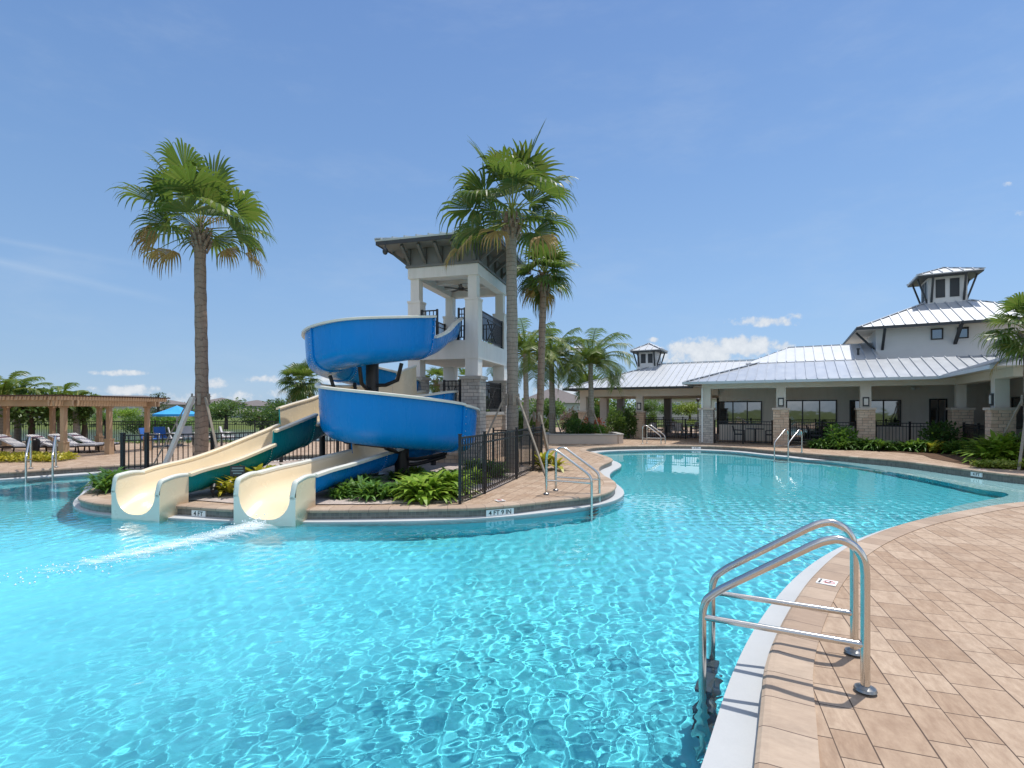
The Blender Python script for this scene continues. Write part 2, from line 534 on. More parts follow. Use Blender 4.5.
M['bark_grey'] = bark('bark_grey', (.20, .165, .14), (.46, .41, .35))
M['bark_brown'] = bark('bark_brown', (.20, .14, .105), (.43, .33, .26), 6.0, 1.1)
M['bark_pale'] = bark('bark_pale', (.22, .20, .17), (.45, .42, .37), 7)
M['trunk'] = simple('tree_trunk', (.09, .065, .045), .9, var=.3, vs=8, bump=.5, bs=30)
M['leaf_fan'] = leafmat('leaf_fan', (.035, .080, .020), (.085, .145, .030), (.24, .23, .07))
M['leaf_dead'] = leafmat('leaf_dead', (.22, .12, .04), (.42, .27, .11), (.48, .36, .10), .2, .7)
M['leaf_feather'] = leafmat('leaf_feather', (.04, .095, .022), (.11, .17, .03), (.24, .23, .06))
M['leaf_green'] = leafmat('leaf_green', (.045, .13, .022), (.10, .23, .035), (.18, .31, .05))
M['leaf_bright'] = leafmat('leaf_bright', (.13, .25, .02), (.27, .42, .04), (.42, .52, .07))
M['leaf_dark'] = leafmat('leaf_dark', (.022, .07, .018), (.05, .12, .028), (.09, .17, .035))
M['leaf_yellow'] = leafmat('leaf_yellow', (.42, .35, .03), (.62, .52, .05), (.20, .28, .04))
M['leaf_lime'] = leafmat('leaf_lime', (.12, .19, .025), (.30, .34, .05), (.42, .42, .09))
M['leaf_mid'] = leafmat('leaf_mid', (.04, .09, .025), (.09, .16, .04), (.16, .22, .06))
M['leaf_pine'] = leafmat('leaf_pine', (.012, .03, .014), (.03, .06, .025), (.05, .08, .03))
M['flower_red'] = leafmat('flower_red', (.55, .06, .05), (.7, .14, .10), (.6, .2, .14))
M['leaf_purple'] = leafmat('leaf_purple', (.16, .06, .09), (.26, .13, .16), (.12, .08, .1))


def foammat():
    t = Mt('foam'); p = t.pos(); uv = t.n('TexCoord').outputs['UV']; s = t.n('SeparateXYZ', {0: uv})
    e = t.math('ABSOLUTE', t.math('SUBTRACT', t.math('MULTIPLY', s.outputs[1], 2.0), 1.0))
    n = t.noise(5.5, 7, t.n('Mapping', {'Vector': p, 'Rotation': (0, 0, -.45), 'Scale': (.5, 1.6, 1)}).outputs[0], .72)
    k = t.math('SUBTRACT', n, t.math('ADD', t.math('MULTIPLY', e, .32), t.math('MULTIPLY', t.math('POWER', s.outputs[0], 1.6), .34)))
    a = t.math('MULTIPLY', t.math('SUBTRACT', k, .17), 3.0, clamp=True)
    t.set(col=(.85, .92, .93), rough=.6, alpha=t.math('MULTIPLY', a, .7))
    return t.m


M['foam'] = foammat()
M['droplet'] = simple('droplet', (.85, .92, .94), .3)
# ================================================================== camera, sky, sun
cam = bpy.data.cameras.new('camera'); cam.sensor_width = 36; cam.lens = F / 1024 * 36
cam.shift_y = (YH - 384) / 1024; cam.clip_end = 3000; cam.clip_start = .05
camo = bpy.data.objects.new('camera', cam); COL.objects.link(camo)
camo.location = (0, 0, H); camo.rotation_euler = (math.pi / 2, 0, 0); SC.camera = camo
SUN = Vector((.25, .18, .95)).normalized()
sun = bpy.data.lights.new('sun', 'SUN'); sun.energy = 3.65; sun.angle = rad(.55); sun.color = (1, .955, .89)
suno = bpy.data.objects.new('sun', sun); COL.objects.link(suno); suno.location = (20, 12, 60)
suno.rotation_euler = SUN.to_track_quat('Z', 'Y').to_euler()
try: sun.cycles.is_caustics_light = True
except Exception: pass
W_ = bpy.data.worlds.new('World'); SC.world = W_; W_.use_nodes = True
wt = Mt.__new__(Mt); wt.nt = W_.node_tree; wt.m = None
bg = W_.node_tree.nodes['Background']
sky = wt.n('TexSky'); sky.sky_type = 'NISHITA'; sky.sun_disc = False
sky.sun_elevation = math.asin(SUN.z); sky.sun_rotation = math.atan2(SUN.x, SUN.y)
sky.air_density = 1.0; sky.dust_density = .2; sky.ozone_density = 1.5; sky.altitude = 0
hs = wt.n('HueSaturation', {'Saturation': .55, 'Value': 1.5, 'Color': sky.outputs[0]})
# cumulus: soft masks in sky directions (x/y, z/y of the direction), broken up by noise
gen = wt.n('TexCoord').outputs['Generated']
g3 = wt.n('SeparateXYZ', {0: gen})
yy = wt.math('MAXIMUM', g3.outputs[1], .02)
cu = wt.math('DIVIDE', g3.outputs[0], yy); cv = wt.math('DIVIDE', g3.outputs[2], yy)
warp = wt.noise(44, 10, gen, .68); warp2 = wt.noise(11, 4, gen, .6)
wn = wt.math('ADD', wt.math('MULTIPLY', wt.math('SUBTRACT', warp, .5), 2.0), wt.math('MULTIPLY', wt.math('SUBTRACT', warp2, .5), 1.1))
clouds = [(700, 352, 42, 13, 1.2), (745, 346, 34, 10, 1.15), (672, 356, 20, 9, 1.0), (783, 347, 18, 6, .85), (768, 321, 40, 6.0, .95), (795, 317, 12, 5, .85), (118, 373, 36, 3.6, .85), (265, 379, 24, 4.5, 1.0),
          (214, 384, 13, 6, .9), (120, 390, 60, 6, .72), (210, 398, 90, 9, .7), (290, 394, 50, 8, .75), (330, 378, 26, 9, .8), (578, 349, 16, 4, .8), (652, 340, 10, 3, .8), (20, 374, 10, 3, .8), (560, 396, 34, 16, .8), (640, 400, 60, 10, .6), (1015, 212, 16, 6, .55), (1010, 184, 10, 4, .5)]
acc = None
for (cx, cy, rx, ry, amp) in clouds:
    a = wt.math('MULTIPLY', wt.math('SUBTRACT', cu, (cx - 512) / F), F / rx)
    dv = wt.math('SUBTRACT', cv, (YH - cy) / F)
    b = wt.math('MULTIPLY', dv, F / ry)
    r2 = wt.math('ADD', wt.math('MULTIPLY', a, a), wt.math('MULTIPLY', b, b))
    k = wt.math('SUBTRACT', amp, wt.math('MULTIPLY', r2, .55))
    acc = k if acc is None else wt.math('MAXIMUM', acc, k)
dens = wt.math('ADD', acc, wn)
cloud = wt.n('MapRange', {'Value': dens, 1: .36, 2: .95, 3: 0.0, 4: .92}, interpolation_type='SMOOTHSTEP').outputs[0]
# thin high streaks on the left
sv = wt.math('SUBTRACT', cv, wt.math('MULTIPLY_ADD', cu, -.235, .052))
str_ = wt.math('SUBTRACT', 1.0, wt.math('ABSOLUTE', wt.math('MULTIPLY', sv, 85.0)), clamp=True)
lim = wt.n('MapRange', {'Value': cu, 1: -.62, 2: -.85, 3: 0.0, 4: 1.0}).outputs[0]
sn = wt.noise(9, 5, wt.n('Mapping', {'Vector': gen, 'Scale': (1, 1, 4)}).outputs[0])
sv2 = wt.math('SUBTRACT', cv, wt.math('MULTIPLY_ADD', cu, -.18, .148))
str2 = wt.math('MULTIPLY', wt.math('SUBTRACT', 1.0, wt.math('ABSOLUTE', wt.math('MULTIPLY', sv2, 110.0)), clamp=True), .6)
streak = wt.math('MULTIPLY', wt.math('MULTIPLY', wt.math('MAXIMUM', str_, str2), lim), wt.math('MULTIPLY', sn, .28))
ccol = wt.mix(wt.math('MULTIPLY', wt.math('ADD', warp, wt.math('MULTIPLY', dens, .25)), .9, clamp=True), (2.9, 3.3, 3.9), (5.2, 5.4, 5.6))
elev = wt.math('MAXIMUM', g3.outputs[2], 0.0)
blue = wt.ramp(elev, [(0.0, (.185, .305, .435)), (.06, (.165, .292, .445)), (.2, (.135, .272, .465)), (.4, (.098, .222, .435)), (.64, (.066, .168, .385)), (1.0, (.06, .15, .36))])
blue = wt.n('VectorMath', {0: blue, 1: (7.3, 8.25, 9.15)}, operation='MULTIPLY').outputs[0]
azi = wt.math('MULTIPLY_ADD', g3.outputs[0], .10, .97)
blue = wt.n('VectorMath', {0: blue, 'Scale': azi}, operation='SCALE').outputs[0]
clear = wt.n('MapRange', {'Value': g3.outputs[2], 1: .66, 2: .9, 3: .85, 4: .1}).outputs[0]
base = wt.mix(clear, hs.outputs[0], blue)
cir = wt.noise(1.0, 9, wt.n('Mapping', {'Vector': gen, 'Rotation': (.3, .5, .4), 'Scale': (3.0, 5.5, 11.0)}).outputs[0], .66)
cir = wt.n('MapRange', {'Value': cir, 1: .46, 2: .78, 3: 0.0, 4: .11}, interpolation_type='SMOOTHSTEP').outputs[0]
base = wt.mix(cir, base, (4.0, 4.5, 5.0))
skyc = wt.mix(cloud, base, ccol)
# unseen bright clouds added behind the camera as neutral fill for shaded fronts
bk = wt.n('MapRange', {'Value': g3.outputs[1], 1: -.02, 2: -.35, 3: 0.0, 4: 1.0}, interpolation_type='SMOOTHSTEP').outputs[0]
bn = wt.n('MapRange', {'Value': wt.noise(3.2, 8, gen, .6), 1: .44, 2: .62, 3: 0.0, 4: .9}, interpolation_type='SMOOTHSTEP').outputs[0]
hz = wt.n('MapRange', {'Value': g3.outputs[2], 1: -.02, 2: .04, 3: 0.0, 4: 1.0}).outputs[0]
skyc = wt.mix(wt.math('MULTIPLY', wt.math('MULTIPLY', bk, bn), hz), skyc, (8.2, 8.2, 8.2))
skyc = wt.mix(streak, skyc, (4.2, 4.8, 5.4))
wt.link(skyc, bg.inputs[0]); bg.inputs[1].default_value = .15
SC.view_settings.view_transform = 'Standard'; SC.view_settings.look = 'None'
SC.view_settings.exposure = .15; SC.view_settings.gamma = 1.0
SC.cycles.use_denoising = True
try: SC.cycles.denoiser = 'OPENIMAGEDENOISE'
except Exception: pass
SC.cycles.caustics_refractive = True; SC.cycles.caustics_reflective = False
SC.cycles.max_bounces = 10; SC.cycles.transparent_max_bounces = 10; SC.cycles.diffuse_bounces = 3; SC.cycles.glossy_bounces = 4
SC.cycles.transmission_bounces = 8; SC.cycles.sample_clamp_indirect = 8.0; SC.cycles.sample_clamp_direct = 0

# ================================================================== the pool
d_ = .28
KP = [(.85, 1.85, d_), (.2, 1.35, d_), (-1.5, 1.05, d_), (-5, 1.0, d_), (-10, 1.5, d_), (-15, 2.8, d_), (-18.2, 6, d_), (-18.4, 10.5, d_), (-16.6, 13.3, d_),
      (*gp(0, 472.5), d_), (*gp(60, 468.5), d_), (*gp(118, 465), d_), (*gp(160, 462.3), d_), (-10.0, 17.6, d_), (-8.4, 18.9, d_), (-6.9, 19.9, d_), (-5.7, 20.0, d_),
      (-5.2, 19.3, d_), (-6.0, 18.2, d_), (-7.6, 16.9, d_), (-9.6, 15.75, d_), (-10.8, 15.0, d_), (-11.1, 14.2, d_), (-10.4, 13.1, d_), (-9.35, 11.8, d_), (*gp(86, 493), d_),
      (*gp(79.5, 497.4), .15), (*gp(86, 500.6), .15), (*gp(105, 503.7), .15), (*gp(176, 505.5), .15), (*gp(232, 509), .15), (*gp(310, 509.8), .15), (*gp(356, 509.6), .15), (*gp(432, 508.4), .15), (*gp(471, 507.6), .15),
      (*gp(508.7, 505), .15), (*gp(549, 500.5), .15), (*gp(593, 495.6), .2), (*gp(611, 490), .25), (*gp(614.6, 482.5), .28), (*gp(603, 475), .25), (*gp(598, 468.6), .3), (*gp(601, 465), .3), (*gp(612, 459.6), .4), (*gp(601, 454.6), .4), (*gp(585, 449.8), d_), (*gp(597, 447.2), d_),
      (*gp(649, 445.6), d_), (*gp(700, 445.6), d_), (*gp(738, 447.2), d_), (*gp(768, 450), .35), (*gp(800, 452.6), .4), (*gp(851.5, 456.5), .6), (*gp(899, 460.6), 1.15), (*gp(947, 466.5), 1.3), (*gp(994, 472.5), 1.5),
      (13.1, 13.0, 1.9), (13.2, 11.8, 2.1), (12.3, 10.6, 1.5), (10.7, 9.85, 1.35), (*gp(1015, 503), 1.0), (*gp(959, 512), .5), (*gp(902, 525), .36), (*gp(850, 547), .32), (*gp(816, 576), .3), (*gp(796, 604), d_), (*gp(779, 637), d_), (*gp(769, 667), d_), (*gp(765.6, 705), d_), (*gp(760, 768), d_)]
KC = spline(KP, per=-.16, closed=True)
K2 = [(p[0], p[1]) for p in KC]
NK = len(K2)


def normals(P):
    n = len(P); out = []
    area = sum(P[i][0] * P[(i + 1) % n][1] - P[(i + 1) % n][0] * P[i][1] for i in range(n))
    s = 1 if area > 0 else -1
    for i in range(n):
        a = P[(i - 2) % n]; b = P[(i + 2) % n]
        t = Vector((b[0] - a[0], b[1] - a[1])).normalized()
        out.append((-t.y * s, t.x * s))
    return out


KN = normals(K2)                       # pointing to the water


def offs(d):
    return [(K2[i][0] + KN[i][0] * (d if d is not None else KC[i][2]), K2[i][1] + KN[i][1] * (d if d is not None else KC[i][2])) for i in range(NK)]


W2 = offs(None)
for _ in range(36):
    W2 = [((W2[i - 1][0] + 2 * W2[i][0] + W2[(i + 1) % NK][0]) / 4, (W2[i - 1][1] + 2 * W2[i][1] + W2[(i + 1) % NK][1]) / 4) for i in range(NK)]
arc = [0.0]
for i in range(NK): arc.append(arc[-1] + math.dist(K2[i], K2[(i + 1) % NK]))
# stretch u so that a whole number of coping stones closes the ring


def ring(name, prof, mat, lab_kind='structure', smooth=False):
    """sweep (offset towards the water, z) along the pool edge"""
    mb = MB(); m = len(prof)
    loops = [[(K2[i][0] + KN[i][0] * o, K2[i][1] + KN[i][1] * o, z) for (o, z) in prof] for i in range(NK)]
    lv = [0.0]
    for j in range(m - 1): lv.append(lv[-1] + math.dist(prof[j], prof[j + 1]))
    vs = [p for l in loops for p in l]; fs = []; uv = []
    for i in range(NK):
        i2 = (i + 1) % NK
        for j in range(m - 1):
            fs.append((i * m + j, i2 * m + j, i2 * m + j + 1, i * m + j + 1))
            uv.append([(arc[i], lv[j]), (arc[i + 1], lv[j]), (arc[i + 1], lv[j + 1]), (arc[i], lv[j + 1])])
    mb.add(vs, fs, smooth=smooth, uv=uv)
    o = mb.build(name, mat); tag(o, kind='structure'); return o


ring('pool_coping', [(-.25, -.02), (-.25, .009), (-.03, .013), (.005, .008), (.025, -.006), (.03, -.028), (.02, -.05), (-.02, -.055)], M['coping'])
ring('waterline_tile', [(-.005, -.04), (-.005, -.24), (-.005, -.42)], M['tile'])
DECK = [(-30, -7), (34, -7), (34, 48), (-7, 48), (-7, 27.3), (-30, 27.3)]
mb = MB(); mb.sheet(DECK, 0.0, [offs(-.1)]); deck = tag(mb.build('pool_deck', M['paver']), kind='structure')
def LK(i): return min(1, max(0, (KC[i][2] - .38) / .35))
# gutter ledge just under the waterline
mb = MB()
vs = [(K2[i][0] - KN[i][0] * .02, K2[i][1] - KN[i][1] * .02, -.155 - .17 * LK(i)) for i in range(NK)] + [(W2[i][0], W2[i][1], -.178 - .165 * LK(i)) for i in range(NK)] + [(W2[i][0], W2[i][1], -.42) for i in range(NK)]
fs = [(i, (i + 1) % NK, NK + (i + 1) % NK, NK + i) for i in range(NK)]
mb.add(vs, fs, smooth=False)
mb.add(vs[NK:], [(i, (i + 1) % NK, NK + (i + 1) % NK, NK + i) for i in range(NK)], smooth=False)
mb.mi = [1 if LK(k % NK) > .25 else 0 for k in range(len(mb.f))]
ledge = tag(mb.build('pool_ledge', [M['ledge'], M['shelf']]), kind='structure')
mb = MB(); ZF = -1.2
vs = [(p[0], p[1], -.41) for p in W2] + [(p[0], p[1], ZF) for p in W2]
mb.add(vs, [(i, (i + 1) % NK, NK + (i + 1) % NK, NK + i) for i in range(NK)], smooth=True)
mb.sheet(W2, ZF)
basin = tag(mb.build('pool_basin', M['basin']), kind='structure')

# water surface: real waves, so that the sun draws its own caustics on the floor
rng = np.random.default_rng(5)
WAVES = []
for i in range(54):
    lam = .055 * (.29 / .055) ** rng.random(); th = rng.normal(-.5, .8)
    WAVES.append((2 * math.pi / lam, th, rng.random() * 6.283, lam * .0037))
xs = np.concatenate([np.arange(-18.8, -7.5, .045), np.arange(-7.5, 5.0, .0205), np.arange(5.0, 13.3, .038)])
ys = [.9]
while ys[-1] < 24.8: ys.append(ys[-1] + max(.0195, .0052 * ys[-1]))
ys = np.array(ys)
X, Y = np.meshgrid(xs, ys)
Z = np.zeros_like(X)
cell = np.maximum(.0205, .0052 * Y)
for k, th, ph, a in WAVES:
    damp = np.clip((2 * math.pi / k / cell - 2.0) / 2.0, 0, 1)
    Z += a * damp * np.sin(k * (X * math.cos(th) + Y * math.sin(th)) + ph + .6 * np.sin(.7 * X + .9 * Y + ph))
patch = .62 + .38 * np.sin(.5 * X + 1.3) * np.sin(.43 * Y + .6)
calm = np.clip(1 - (Y - 9) / 16, .45, 1)
Z = Z * patch * calm - .205
nx, ny = len(xs), len(ys)
PX = np.array([p[0] for p in K2]); PY = np.array([p[1] for p in K2])


def inside_np(X, Y):
    c = np.zeros(X.shape, bool); j = NK - 1
    for i in range(NK):
        m = ((PY[i] > Y) != (PY[j] > Y))
        if m.any():
            xx = (PX[j] - PX[i]) * (Y - PY[i]) / (PY[j] - PY[i] + 1e-12) + PX[i]
            c ^= m & (X < xx)
        j = i
    return c


ins = inside_np(X, Y)
cellin = ins[:-1, :-1] | ins[1:, :-1] | ins[:-1, 1:] | ins[1:, 1:]
J, I = np.nonzero(cellin)
quads = np.stack([J * nx + I, J * nx + I + 1, (J + 1) * nx + I + 1, (J + 1) * nx + I], 1)
used, inv = np.unique(quads.ravel(), return_inverse=True)
quads = inv.reshape(-1, 4)
co = np.stack([X.ravel(), Y.ravel(), Z.ravel()], 1)[used]
me = bpy.data.meshes.new('pool_water')
me.vertices.add(len(co)); me.vertices.foreach_set('co', co.ravel())
me.loops.add(len(quads) * 4); me.loops.foreach_set('vertex_index', quads.ravel().astype(np.int32))
me.polygons.add(len(quads)); me.polygons.foreach_set('loop_start', np.arange(0, len(quads) * 4, 4, dtype=np.int32))
me.polygons.foreach_set('use_smooth', np.ones(len(quads), bool))
me.update(calc_edges=True); me.materials.append(M['water'])
water = bpy.data.objects.new('pool_water', me); COL.objects.link(water); tag(water, kind='structure')
for o, a in ((water, 'is_caustics_caster'), (basin, 'is_caustics_receiver'), (ledge, 'is_caustics_receiver')):
    try: setattr(o.cycles, a, True)
    except Exception: pass

# ================================================================== terrain and lake
xs2 = list(np.unique(np.concatenate([np.linspace(-900, -110, 12), np.linspace(-100, 60, 81), np.linspace(80, 900, 12)])))
ys2 = list(np.unique(np.concatenate([np.linspace(-300, -12, 6), np.linspace(-8, 120, 65), np.linspace(140, 1500, 14)])))


def ground_z(x, y):
    if -26 < x < 31 and -5 < y < 26.1: return -4.0
    z = -.09
    if y > 27 and x < -5:
        f = min(1, max(0, (-5.5 - x) / 5))
        if y < 66: z -= 1.9 * f * min(1, (y - 27) / 5) * min(1, (66 - y) / 7)
        else: z += .35 * f * min(1, (y - 66) / 10)
    return z + .03 * mnoise.noise((x * .13, y * .13, 0)) * (1 if y > 30 else 0)


mb = MB(); nx2 = len(xs2)
mb.add([(x, y, ground_z(x, y)) for y in ys2 for x in xs2], [(j * nx2 + i, j * nx2 + i + 1, (j + 1) * nx2 + i + 1, (j + 1) * nx2 + i) for j in range(len(ys2) - 1) for i in range(nx2 - 1)], smooth=False)
tag(mb.build('ground', M['lawn']), kind='structure')
mb = MB(); mb.sheet([(-110, 28.5), (-6.5, 28.5), (-6.5, 67), (-110, 67)], -.78); tag(mb.build('lake_water', M['lake']), kind='structure')

# planting beds
ISL = [(-8.15, 10.55), (-7.35, 9.85), (-6, 9.66), (-4.8, 9.28), (-3.4, 9.21), (-2.6, 9.22), (-1.5, 9.36), (-1.0, 9.45), (-.55, 10.45), (.06, 12.6), (.5, 14.3), (.5, 15.4), (-1, 15.7), (-1.2, 17), (-5, 18.1), (-8.3, 15.95), (-10.2, 14.7), (-10.5, 14.0), (-9.7, 13.0), (-8.9, 11.8)]
mb = MB()
g = [];  n_ = 40
iv = spline([(p[0], p[1]) for p in ISL], per=4, closed=True); iv = [(p[0], p[1]) for p in iv]
mb.sheet(iv, .016)
tag(mb.build('gravel_bed', M['gravel']), kind='structure')


# ================================================================== water slides
def slide_section(T, s0, s1, wl, wr, width, per=14, thick=.035, rnd_end=False):
    """inner lining, outer shell and lips of one moulded section of a chute.
    T: sampled centre line, s0..s1 in control point units, wl/wr = (start, end) wall heights"""
    i0, i1 = int(round(s0 * per)), int(round(s1 * per))
    A, B, C_ = MB(), MB(), MB()
    la, lb = [], []
    lipL, lipR = [], []
    nb = 7

    def prof(w, hl, hr, off):
        if off > .06:                       # square-sided moulded exit block
            o = []
            for sg, h in ((-1, hl), (1, hr)):
                hw = w / 2 + off; q = [(sg * hw * k / (nb - 2), -.26) for k in range(nb - 1)] + [(sg * hw, h * .3)] + [(sg * hw, h * .62), (sg * (hw + .004), h)]
                o.append(q)
            return list(reversed(o[0])) + o[1]
        rb = min(.36, w * .45)
        pts = []
        def side(sg, h):
            o = []
            h = max(h, .05)
            rbb = min(rb, h)
            hw = w / 2 + off
            for k in range(nb):
                a = math.pi / 2 * k / (nb - 1)
                o.append((sg * (hw - (rb + off) + (rb + off) * math.sin(a)), -off + (rbb + off) * (1 - math.cos(a))))
            if h > rbb + .02:
                o.append((sg * (hw + .02), (rbb + h) / 2)); o.append((sg * (hw + .035), h))
            else:
                o.append((sg * (hw + .01), h + .005)); o.append((sg * (hw + .015), h + .01))
            return o
        l = side(-1, hl); r = side(1, hr)
        return list(reversed(l)) + r[0:]
    for i in range(i0, i1 + 1):
        p = Vector(T[i]); q0 = Vector(T[max(i - 1, 0)]); q1 = Vector(T[min(i + 1, len(T) - 1)])
        t = (q1 - q0); t.z = 0; t.normalize()
        r = Vector((t.y, -t.x, 0))
        f = (i - i0) / max(1, i1 - i0)
        hl = wl[0] + (wl[1] - wl[0]) * f; hr = wr[0] + (wr[1] - wr[0]) * f
        if rnd_end:
            k = max(0, (f - .86) / .14); e = math.sqrt(max(0, 1 - k * k)); hl *= .62 + .38 * e; hr *= .62 + .38 * e
        pa = prof(width, hl, hr, 0.0); pb = prof(width, hl, hr, thick)
        la.append([p + r * a + Vector((0, 0, b)) for a, b in pa])
        lb.append([p + r * a + Vector((0, 0, b)) for a, b in pb])
        lw = .075 if thick < .06 else -.03
        for (lip, sg, h, ia) in ((lipL, -1, hl, 0), (lipR, 1, hr, -1)):
            base = p + r * pa[ia][0] + Vector((0, 0, h))
            ow = thick + lw
            pts = [(-.02, -.025), (-.02, .015), (.0, .03), (ow * .6, .034), (ow, .02), (ow, -.03)]
            lip.append([base + r * (sg * a) + Vector((0, 0, b)) for a, b in pts])
    def skin(mb, L, closed=False, flip=False):
        m = len(L[0]); vs = [q for l in L for q in l]
        fs = []
        for i in range(len(L) - 1):
            for j in range(m if closed else m - 1):
                a, b, c, d = i * m + j, i * m + (j + 1) % m, (i + 1) * m + (j + 1) % m, (i + 1) * m + j
                fs.append((a, d, c, b) if flip else (a, b, c, d))
        mb.add(vs, fs, smooth=True)
    skin(A, la); skin(B, lb, flip=True)
    for e in (0, -1):                                   # end faces between lining and shell
        m = len(la[e]); vs = la[e] + lb[e]
        (C_ if (rnd_end and e == -1) else B).add(vs, [(j, j + 1, m + j + 1, m + j) if e == 0 else (j, m + j, m + j + 1, j + 1) for j in range(m - 1)])
    for L in (lipL, lipR):
        skin(C_, L, closed=True)
        m = len(L[0])
        C_.add(L[0], [tuple(range(m))]); C_.add(L[-1], [tuple(reversed(range(m)))])
    return A, B, C_, lb


def flange(parent, ringpts, tdir, shell, name='joint_flange'):
    """raised bolted joint round the outside of a chute"""
    mb = MB(); c = sum(ringpts, Vector()) / len(ringpts)
    m = len(ringpts); outs = []
    for j in range(m):
        a = ringpts[max(0, j - 1)]; b = ringpts[min(m - 1, j + 1)]
        n = (b - a).cross(tdir).normalized()
        if n.dot(ringpts[j] - c - Vector((0, 0, .25))) < 0: n = -n
        outs.append(n)
    vs = []
    for j in range(m):
        for (u, o) in ((-.035, -.005), (-.035, .03), (.035, .03), (.035, -.005)):
            vs.append(ringpts[j] + tdir * u + outs[j] * o)
    fs = [(j * 4 + k, j * 4 + (k + 1) % 4, j * 4 + 4 + (k + 1) % 4, j * 4 + 4 + k) for j in range(m - 1) for k in range(4)]
    mb.add(vs, fs + [(0, 1, 2, 3), tuple((m - 1) * 4 + k for k in (3, 2, 1, 0))])
    for j in range(m - 1):
        for f in (.25, .75):
            q = ringpts[j].lerp(ringpts[j + 1], f); nn = outs[j].lerp(outs[j + 1], f)
            if (ringpts[j + 1] - ringpts[j]).length < .05 and f > .5: continue
            mb.ball(q + nn * .032 + tdir * .07, .012, n=5, mi=1)
    fo = mb.build(name, [shell, M['bolt']], parent)
    return fo


def make_slide(name, label, P, sections, width, shell):
    root = thing(name, label, 'water slide', (0, 0, 0))
    T = [tuple(p) for p in spline(P, per=14)]
    lin, rim = MB(), MB(); sh = MB()
    for k, (s0, s1, wl, wr, kind) in enumerate(sections):
        if kind == 'exit':
            a, b, c, _ = slide_section(T, s0, s1, wl, wr, width, thick=.10, rnd_end=True)
            ex = a.build('exit_lining', M['cream'], root); b2 = b.build('exit_section', M['cream'], root); c.build('exit_lip', M['lip'], b2)
        else:
            a, b, c, lb = slide_section(T, s0, s1, wl, wr, width)
            lin.add(a.v, a.f, True); n0 = len(sh.v)
            for f, sm_ in zip(b.f, b.sm):
                sh.f.append(tuple(i + n0 for i in f)); sh.sm.append(sm_); sh.mi.append(0); sh.uv.append(None)
            sh.v.extend(b.v)
            n0 = len(rim.v)
            for f, sm_ in zip(c.f, c.sm):
                rim.f.append(tuple(i + n0 for i in f)); rim.sm.append(False); rim.mi.append(0); rim.uv.append(None)
            rim.v.extend(c.v)
            if k > 0:
                i = int(round(s0 * 14)); t = Vector(T[i + 1]) - Vector(T[i]); t.normalize()
                flange(root, [Vector(q) for q in lb[0]], t, shell)
    sh.build('outer_shell', shell, root); lin.build('inner_lining', M['cream'], root); rim.build('rim', M['rim_cream'], root)
    return root, T


PA = [(-2.1, 16.45, 3.86), (-2.15, 15.2, 3.6), (-2.35, 13.95, 3.15), (-2.85, 12.85, 2.9), (-3.65, 12.35, 2.76), (-4.45, 12.75, 2.66), (-4.78, 13.5, 2.58), (-4.45, 14.5, 2.42), (-3.75, 15.4, 2.2), (-3.45, 16.4, 1.98),
      (-3.95, 17.25, 1.75), (-4.75, 17.2, 1.55), (-5.25, 16.3, 1.35), (-5.3, 15, 1.13), (-5.4, 13.5, .86), (-5.7, 12, .52), (-6.1, 10.6, .20), (-6.3, 9.7, .12), (-6.39, 9.3, .05), (-6.48, 8.94, -.12)]
slA, TA = make_slide('water_slide', 'upper slide, blue at the top deck and teal lower, ending in the left cream exit', PA, [
    (0, 2.35, (.72, .5), (.6, .5), ''), (2.35, 4.9, (1.03, .97), (.5, .5), ''), (4.9, 6.6, (.97, .92), (.5, .5), ''), (6.6, 9.2, (.85, .6), (.5, .6), '')], .88, M['blue_shell'])
rootA = slA
# teal lower run of the same slide
T_ = TA; lin, rim, sh = MB(), MB(), MB()
for k, (s0, s1, wl, wr) in enumerate([(9.2, 13, (.5, .5), (.8, .86)), (13, 14.2, (.5, .5), (.86, .92)), (14.2, 15.2, (.77, .76), (.5, .5)), (15.2, 17.5, (.46, .42), (.5, .44))]):
    a, b, c, lb = slide_section(T_, s0, s1, wl, wr, .88)
    for dst, src in ((lin, a), (sh, b), (rim, c)):
        n0 = len(dst.v)
        for f, sm_ in zip(src.f, src.sm):
            dst.f.append(tuple(i + n0 for i in f)); dst.sm.append(sm_ if dst is not rim else False); dst.mi.append(0); dst.uv.append(None)
        dst.v.extend(src.v)
    i = int(round(s0 * 14)); t = (Vector(T_[i + 1]) - Vector(T_[i])).normalized()
    flange(rootA, [Vector(q) for q in lb[0]], t, M['teal_shell'])
tag(sh.build('lower_shell', M['teal_shell'], rootA), label='teal outside of the lower run'); lin.build('lower_lining', M['cream'], rootA); rim.build('lower_rim', M['cream'], rootA)
a, b, c, _ = slide_section(T_, 17.5, 19, (.42, .57), (.44, .64), .84, thick=.10, rnd_end=True)
a.build('exit_lining', M['cream'], rootA); e_ = b.build('exit_section', M['cream'], rootA); c.build('exit_lip', M['lip'], e_)

